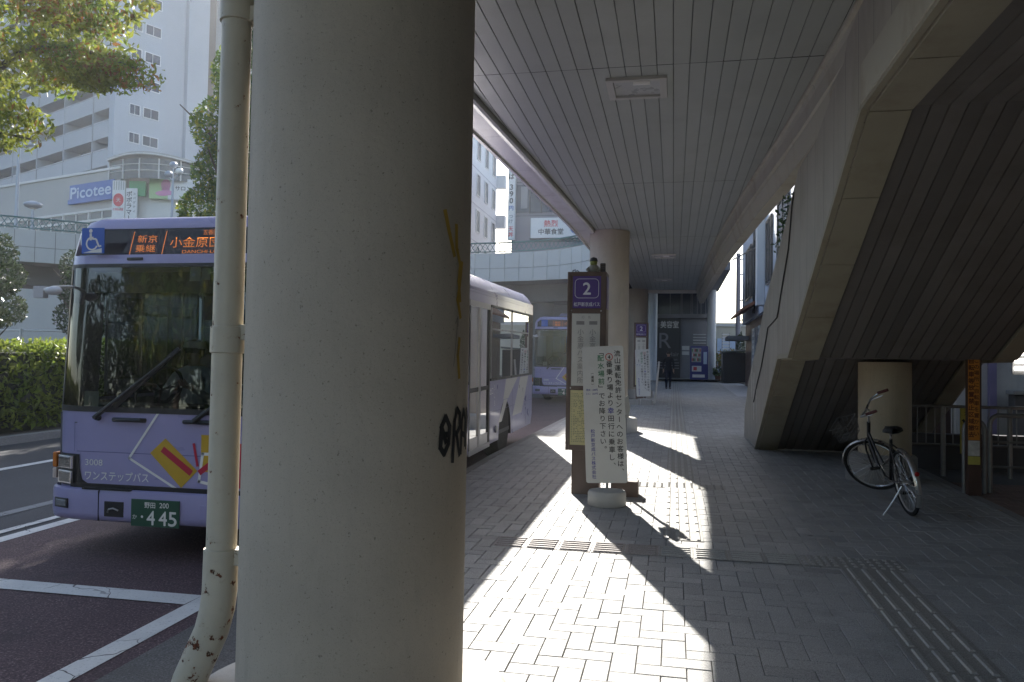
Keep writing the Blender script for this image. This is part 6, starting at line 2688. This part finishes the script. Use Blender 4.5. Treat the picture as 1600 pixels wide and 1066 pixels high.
mb.box(-9.2, -6.4, 45.94, 45.99, 10.75, 12.4, M_WGLASS)
w = mb.build('window', gb)
mb = MB(go)
for x in (-9.25, -8.45, -7.75, -6.42):
    mb.box(x, x + .06, 45.90, 45.94, 10.7, 12.45, M_SALON)
mb.build('frame', w)
mb = MB(go)
mb.box(-8.95, -8.55, 45.925, 45.938, 11.0, 12.3, M_GREYL)
mb.box(-7.3, -6.9, 45.925, 45.938, 10.9, 12.0, M_GREYL)
mb.build('curtain', w)
mb = MB(go)
mb.box(-1.85, 1.9, 45.86, 45.98, 4.78, 6.05, M_WGLASS)
w = mb.build('window', gb)
mb = MB(go)
for x in (-1.0, -.25, .35, .42, .9, .98, 1.25, 1.45, 1.7):
    mb.box(x, x + .045, 45.80, 45.855, 4.79, 6.04, M_GREYL)
mb.build('frame', w)
mb = MB(go)
mb.box(-2.6, .36, 45.80, 45.98, 1.0, 4.54, M_SALON)
sf = mb.build('salon_front', gb)
mb = MB(go)
y = 45.79
mb.text('癒', (-.92, y, 4.06), (1, 0, 0), (0, 0, 1), .32, M_GREYL)
mb.text('美容室', (-.25, y, 4.02), (1, 0, 0), (0, 0, 1), .42, M_SWHITE, 'C', .02, 1.0)
mb.text('R', (-.48, y, 2.85), (1, 0, 0), (0, 0, 1), 1.25, M_GREYL)
mb.text('Hair', (.0, y, 2.4), (1, 0, 0), (0, 0, 1), .34, M_GREYL)
mb.text('salon', (.0, y, 2.15), (1, 0, 0), (0, 0, 1), .2, M_GREYL)
mb.build('lettering', sf)
mb = MB(go)
for z in (1.7, 1.85, 2.0):
    mb.box(-1.5, .3, 45.7, 45.74, z, z + .04, M_GREYL)
mb.build('bench_rail', gb)
mb = MB(go)
mb.box(.36, 1.9, 45.9, 45.985, .95, 4.5, M_GREYL)
mb.build('side_panel', gb)
for k, (z0, z1) in enumerate(((2.75, 2.98), (2.48, 2.68))):
    mb = MB(go)
    mb.box(.45, .85, 45.86, 45.898, z0, z1, M_SWHITE)
    mb.build('notice', gb)
so_ = (-6.7, 45.9, 9.8)
t = thing('shop_sign', 'long white restaurant sign with red and blue lettering on the grey building', 'sign', so_)
mb = MB(so_)
mb.box(-8.3, -4.6, 45.72, 45.93, 9.2, 10.38, M_SWHITE)
mb.box(-8.36, -4.54, 45.75, 45.94, 9.12, 9.2, M_SBLACK)
mb.build('panel', t)
mb = MB(so_)
y = 45.715
mb.text('熱烈', (-7.1, y, 9.88), (1, 0, 0), (0, 0, 1), .42, M_SRED, 'C', .02)
mb.text('中華食堂', (-7.1, y, 9.42), (1, 0, 0), (0, 0, 1), .38, M_SBLACK, 'C', .02)
for i in range(14):
    a, b = .5 + 4.6 * i / 14, .5 + 4.6 * (i + 1) / 14
    mb.beam((-5.55 + .36 * math.cos(a), y, 9.82 + .36 * math.sin(a)), (-5.55 + .36 * math.cos(b), y, 9.82 + .36 * math.sin(b)), .16, .004, M_SRED if i < 5 else M_PBLUE, (0, 1, 0))
mb.build('lettering', t)
so_ = (-9.45, 45.6, 11.3)
t = thing('shop_sign', 'narrow white vertical noodle price sign on the grey building corner', 'sign', so_)
mb = MB(so_)
mb.box(-9.66, -9.24, 45.55, 45.9, 9.1, 13.9, M_SWHITE)
mb.build('panel', t)
mb = MB(so_)
y = 45.545
mb.vtext('そば', (-9.45, y, 13.45), (1, 0, 0), (0, 0, 1), .38, .42, M_SBLACK, .03)
for i, ch in enumerate('390円'):
    mb.text(ch, (-9.45, y, 12.05 - i * .40), (1, 0, 0), (0, 0, 1), .44 if i < 3 else .3, M_PBLUE if i == 3 else M_SBLACK, 'C', .03)
mb.vtext('つけ', (-9.45, y, 10.6), (1, 0, 0), (0, 0, 1), .26, .28, M_GREYL, .02)
mb.vtext('天丼', (-9.45, y, 9.9), (1, 0, 0), (0, 0, 1), .32, .34, M_SRED, .02)
mb.build('lettering', t)

# pale columns at the far end
M_POLEW = mat('blue_white_column', (.55, .58, .62), .4, .05, 2, .02)
for x, y, r, lab in ((-1.09, 42.0, .24, 'slim pale column at the left of the far salon front'), (2.02, 45.0, .24, 'slim pale column right of the blue vending machine')):
    t = thing('slim_column', lab, 'column', (x, y, G(y)))
    mb = MB()
    mb.lathe((0, 0, 0), [(r, 0), (r, 6.05 - G(y))], M_POLEW, 32)
    mb.build('shaft', t, smooth=True)
    mb = MB()
    mb.lathe((0, 0, 0), [(r + .05, 0), (r + .05, .08), (r + .005, .1)], M_GREYL, 32)
    mb.build('base', t, smooth=True)
# vending machine
M_VBLUE = mat('vending_blue', (.012, .02, .19), .35, .05, 3, .01, coat=.4)
M_VDARK = mat('vending_window', (.35, .36, .38), .2, .1, 6, 0)
vz = 1.06
vm = thing('vending_machine', 'blue drink vending machine beside the slim pale column', 'vending machine', (1.34, 44.2, vz))
mb = MB()
mb.box(-.47, .47, -.35, .35, .06, 1.86, M_VBLUE)
mb.box(-.44, .44, -.3, .3, 0, .06, M_SALON)
mb.build('cabinet', vm, bevel=.02)
mb = MB()
mb.box(-.40, .10, -.362, -.352, 1.0, 1.76, M_VDARK)
mb.build('display_window', vm)
mb = MB()
cols = [mat('can_' + n, c, .4, .05, 5, 0) for n, c in (('red', (.5, .04, .04)), ('white', (.6, .6, .6)), ('green', (.05, .25, .08)), ('black', (.03, .03, .03)))]
for r in range(3):
    for i in range(7):
        mb.lathe((-.35 + i * .065, -.368, 1.06 + r * .25), [(.024, 0), (.024, .13), (.02, .145)], cols[(i * 3 + r) % 4], 8)
mb.build('sample_cans', vm, smooth=True)
mb = MB()
mb.box(-.38, .12, -.362, -.352, .50, .80, M_SWHITE)
mb.box(-.30, -.12, -.366, -.36, .56, .74, M_SRED)
mb.build('picture_panel', vm)
mb = MB()
mb.box(-.35, .3, -.365, -.352, .18, .34, M_SWHITE)
mb.build('delivery_flap', vm)
mb = MB()
mb.box(.22, .40, -.362, -.352, .9, 1.55, M_SLILAC)
mb.build('coin_panel', vm)
o = struct(strip('shop_step', lambda y: (-3, 2.6), M_KERB, .12, 43.6, 46.0, 1.2, G))
t = thing('slat_screen', 'white slatted screen on either side of the slim pale column', 'screen', (1.9, 45.5, 1.1))
for x0, x1, z0, z1 in ((.35, 1.75, 2.0, 2.55), (2.3, 2.62, .1, 2.6)):
    mb = MB()
    z = z0
    while z < z1:
        mb.box(x0 - 1.2, x1 - 1.9, -.03, .0, z, z + .07, M_SWHITE)
        z += .16
    mb.build('slats', t)
    mb = MB()
    for x in (x0 - 1.2, x1 - 1.9):
        mb.box(x - .02, x + .02, 0, .04, z0 - .05 if z0 > 1 else 0, z1 + .02, M_GREYL)
    mb.build('frame', t)

# ------------------------------------------------------------------ sky tinted building on the right, beyond the stair
M_SKYTINT = mat('blue_wall', (.42, .46, .55), .7, .05, .5, .05, 20, dirt=(.33, .36, .42), dscale=.7, damt=.4)  # white walls; the blue of sky light is put into the colour
bo = (5, 28, .6)
bb = thing('side_building', 'pale blue rendered building with dark windows rising behind the staircase', 'building', bo)
mb = MB(bo)
mb.box(3.3, 11, 17.0, 40.8, 3.9, 14, M_SKYTINT)
mb.build('wall', bb)
mb = MB(bo)
mb.box(3.45, 11, 17.0, 40.6, .3, 3.9, M_BROWN)
mb.build('shopfront', bb)
for (a, b, z0, z1) in ((35.9, 38.3, 4.9, 7.1), (32.2, 35.4, 4.8, 7.0), (28.5, 30.0, 4.8, 7.0), (24.5, 26.8, 4.8, 7.0), (20, 22.5, 4.8, 7.0)):
    w0 = MB(bo)
    w0.box(3.27, 3.31, a, b, z0, z1, M_WGLASS)
    w = w0.build('window', bb)
    w1 = MB(bo)
    for y0, y1, q0, q1 in ((a - .06, a, z0 - .06, z1 + .06), (b, b + .06, z0 - .06, z1 + .06), (a, b, z0 - .06, z0), (a, b, z1, z1 + .06), ((a + b) / 2 - .03, (a + b) / 2 + .03, z0, z1)):
        w1.box(3.22, 3.29, y0, y1, q0, q1, M_SALON)
    w1.build('frame', w)
for y in (31.2, 19.2):
    mb = MB(bo)
    mb.box(3.02, 3.29, y - .3, y + .3, 4.1, 14, M_TOWER2)
    mb.build('pilaster', bb)
mb = MB(bo)
mb.tube([(3.2, 34.0, 4), (3.2, 34.0, 14)], .05, M_SALON, 8)
mb.tube([(3.15, 32.0, 6.45), (2.6, 37.5, 6.7)], .03, M_SALON, 6)
mb.build('drainpipe', bb, smooth=True)
M_TILE = mat('rust_tile', (.22, .10, .06), .8, .2, 6, .4)
mb = MB(bo)
mb.prism([(2.6, 4.0), (2.62, 4.12), (3.4, 4.62), (3.4, 4.45)], 'y', 33.0, 38.8, M_TILE)
mb.build('awning', bb)
mb = MB(bo)
mb.prism([(2.5, 3.1), (2.5, 3.28), (3.44, 3.28), (3.44, 3.1)], 'y', 38.8, 41.0, M_GREYL)
mb.build('porch', bb)
for i, (a, b) in enumerate(((33.7, 34.4), (34.7, 35.6), (35.9, 36.9))):
    which = ('white upright shop board nearest the staircase, columns of small writing', 'grey upright shop board between two white ones beside the staircase', 'white upright shop board farthest along under the rust awning')[i]
    p = (3.4, (a + b) / 2, 1)
    t = thing('shop_board', which, 'sign', p, 0, 'upright boards along the blue building')
    mb = MB(p)
    mb.box(3.40, 3.44, a, b, 1.1, 3.5, M_SWHITE if i != 1 else M_GREYL)
    mb.build('panel', t)
    mb = MB(p)
    for k in range(3):
        mb.vtext('営業中定食弁当酒', (3.395, a + .12 + k * .24, 3.4), (0, -1, 0), (0, 0, 1), .18, .26, M_SBLACK if k else M_PURP, .01)
    mb.build('lettering', t)

# far end of the street on the right
mo = (6, 60, 1.5)
t = thing('low_house', 'low cream flat roofed house with blue grey shutter at the street end', 'house', mo)
mb = MB(mo)
mb.box(2.6, 9, 58, 66, 1, 4.75, mat('cream_render', (.50, .48, .40), .8, .05, 1, .05))
mb.build('wall', t)
mb = MB(mo)
mb.box(2.5, 9.1, 57.85, 66, 4.75, 5.0, M_SHOPL)
mb.build('parapet', t)
mb = MB(mo)
mb.box(3.0, 4.6, 57.9, 57.99, 1.5, 3.9, M_SLILAC)
mb.build('shutter', t)
t = thing('utility_pole', 'dark utility pole carrying wires against the white sky at the street end', 'utility pole', (4.1, 54, 1.05))
mb = MB()
mb.tube([(0, 0, 0), (0, 0, 8.3)], [.17, .13], M_GREYB, 12)
mb.build('pole', t, smooth=True)
mb = MB()
for z in (7.9, 6.9, 5.2, 3.9):
    mb.tube([(.1, 0, z), (.35, 0, z + .03)], .05, M_SWHITE, 8)
mb.build('insulators', t, smooth=True)
mb = MB()
mb.tube([(-2.4, -8, 7.75), (-1, -4, 7.7), (0, 0, 7.9)], .022, M_SALON, 5)
mb.build('wire', t, smooth=True)
o = thing('flowering_bush', 'sunlit yellow green bush with orange blossom at the street end', 'bush', (3.5, 53, 1.05))
mb = MB()
M_BUSH = leafmat('sun_bush', (.10, .13, .03), (.2, .2, .04), .4)
M_BLOS = leafmat('orange_blossom', (.35, .13, .03), (.4, .25, .05), .4)
for c, r in (((-.9, 0, 1.2), .7), ((0, .2, 1.4), .9), ((1.0, 0, 1.1), .8), ((.3, -.3, .8), .8)):
    clump(mb, c, (r, r, r * .75), 550, .09, [M_BUSH, M_BUSH, M_BLOS])
mb.build('foliage', o, tone=True)
mb = MB()
for a in range(5):
    limb(mb, [(0, 0, -.05), (math.cos(a * 1.3) * .4, math.sin(a * 1.3) * .3, .7), (math.cos(a * 1.3) * .8, math.sin(a * 1.3) * .5, 1.3)], .05, .015, 6)
mb.build('stems', o)
t = thing('shrub', 'thin dark cypress like shrub at the street end', 'shrub', (3.95, 50, 1.05))
mb = MB()
clump(mb, (0, 0, 1.5), (.28, .28, 1.5), 700, .08, [M_DEEP])
mb.build('foliage', t, tone=True)
t = thing('covered_bin_store', 'black covered bin store by the end of the blue building', 'bin store', (3.15, 43.5, 1.02))
mb = MB()
mb.box(-.65, .65, -.8, .8, .02, 1.55, M_SALON)
mb.build('body', t, bevel=.04)
mb = MB()
mb.obox((0, 0, 1.62), ((1, 0, .08), (0, 1, 0), (-.08, 0, 1)), (.72, .85, .05), mat('bin_lid', (.10, .12, .11), .4, .1, 4, .02))
mb.build('lid', t, bevel=.02)
t = thing('traffic_cone', 'red and white striped traffic cone beside the slim pale column', 'cone', (2.72, 44.9, 1.06))
M_CR, M_CW = mat('cone_red', (.55, .05, .03), .5, .05, 5, 0), M_SWHITE
mb = MB()
mb.box(-.19, .19, -.19, .19, 0, .04, M_CR)
mb.build('base', t, bevel=.01)
for i in range(5):
    mb = MB()
    a, b = .15 - i * .025, .15 - (i + 1) * .025
    mb.lathe((0, 0, .04 + i * .14), [(a, 0), (b, .14)], M_CR if i % 2 == 0 else M_CW, 20)
    mb.build('stripe' if i % 2 else 'cone_band', t, smooth=True)
t = thing('potted_plant', 'dark leafy pot plant at the foot of the slat screen', 'plant', (2.35, 44.4, 1.06))
mb = MB()
mb.lathe((0, 0, 0), [(.12, 0), (.17, .28), (.15, .28)], M_TILE, 16)
mb.build('pot', t, smooth=True)
mb = MB()
clump(mb, (0, 0, .5), (.28, .28, .3), 180, .09, [M_DEEP, M_GREEN])
mb.build('leaves', t, tone=True)
strip('side_lane', lambda y: (2.3, 3.4), mat('pale_concrete_strip', (.45, .45, .45), .8, .1, 2, .1), .006, 30, 45, 3, G)

# ------------------------------------------------------------------ beside and behind the camera: walls added against sky light, trees for windshield reflections
M_BLOCKER = mat('station_wall', (.50, .46, .40), .8, .08, .6, .08, 20, dirt=(.36, .33, .28), dscale=.7, damt=.4)
t = thing('station_building', 'plain beige station wing along the pavement beside and behind the camera', 'building', (6, -8, 0))
mb = MB((6, -8, 0))
mb.box(6.6, 16, -14, 12.2, -.5, 9, M_BLOCKER)
mb.build('side_wing', t)
mb = MB((6, -8, 0))
mb.box(3.2, 16, -16, -8.2, -.8, 9, M_BLOCKER)
mb.build('rear_wing', t)
t0_ = t
mb = MB((6, -8, 0))
mb.box(3.86, 6.6, -8.2, 12.4, 3.62, 3.8, M_STU)
mb.build('porch_roof', t0_)
for x, y, h, lab in ((-28, -15, 8, 'wide low crowned tree behind the camera at the far end of the row'), (-22.5, -17, 8.6, 'wide low crowned tree behind the camera, second of the row'), (-17, -19, 8.2, 'wide low crowned tree behind the camera in the middle of the row'), (-11.5, -20.5, 8.8, 'wide low crowned tree behind the camera, fourth of the row'), (-6, -21.5, 8.2, 'wide low crowned tree behind the camera at the near end of the row')):
    bushy('street_tree', lab, 'tree', (x, y, RD(y)), h, [((0, 0, 6.6), (2.4, 2.2, 1.6), 1), ((1.3, 0, 4.4), (2.6, 2.2, 1.7), 1.2), ((-1.4, .2, 4.4), (2.6, 2.2, 1.7), 1.2), ((0, .3, 2.0), (3.2, 2.2, 1.6), 1.4)],
          800, .24, [M_GREEN, M_DEEP], .2)
for x, y, h, lab in ((-11.5, -5, 8.8, 'leafy street tree behind the camera on the island, nearest the bus bay'), (-15.5, -9, 9.5, 'leafy street tree behind the camera farther into the square'), (-8.5, -10, 9.2, 'leafy street tree behind the camera before the department store'), (-21, -3, 9.0, 'leafy street tree behind the camera at the square edge, nearest the hedge'), (-20, -14, 9.8, 'leafy street tree behind the camera in the far corner of the square')):
    bushy('street_tree', lab, 'tree', (x, y, RD(y)), h, [((0, 0, h * .82), (1.9, 1.9, 1.4), 1), ((1.1, 0, h * .6), (2.1, 2, 1.3), 1), ((-1.2, .2, h * .6), (2.1, 2, 1.3), 1), ((0, .4, h * .42), (2.0, 2, 1.0), 1)],
          1100, .17, [M_GREEN, M_CANOPY], .16)
# ------------------------------------------------------------------ air: thin sunlit haze added round the whole place for the backlit glare
hm = bpy.data.materials.new('haze_air')
hm.use_nodes = True
n = hm.node_tree
n.nodes.remove(n.nodes['Principled BSDF'])
pv = n.nodes.new('ShaderNodeVolumePrincipled')
pv.inputs['Color'].default_value = (.90, .94, 1.0, 1)
pv.inputs['Density'].default_value = .0011
pv.inputs['Anisotropy'].default_value = .45
n.links.new(pv.outputs[0], n.nodes['Material Output'].inputs['Volume'])
mb = MB((0, 20, 20))
mb.box(-110, 60, -95, 140, -4.0, 62, hm)
tag(mb.build('haze', loc=(0, 20, 20)), 'pale sunlit haze filling the street and softening the far towers', 'haze', kind='stuff')
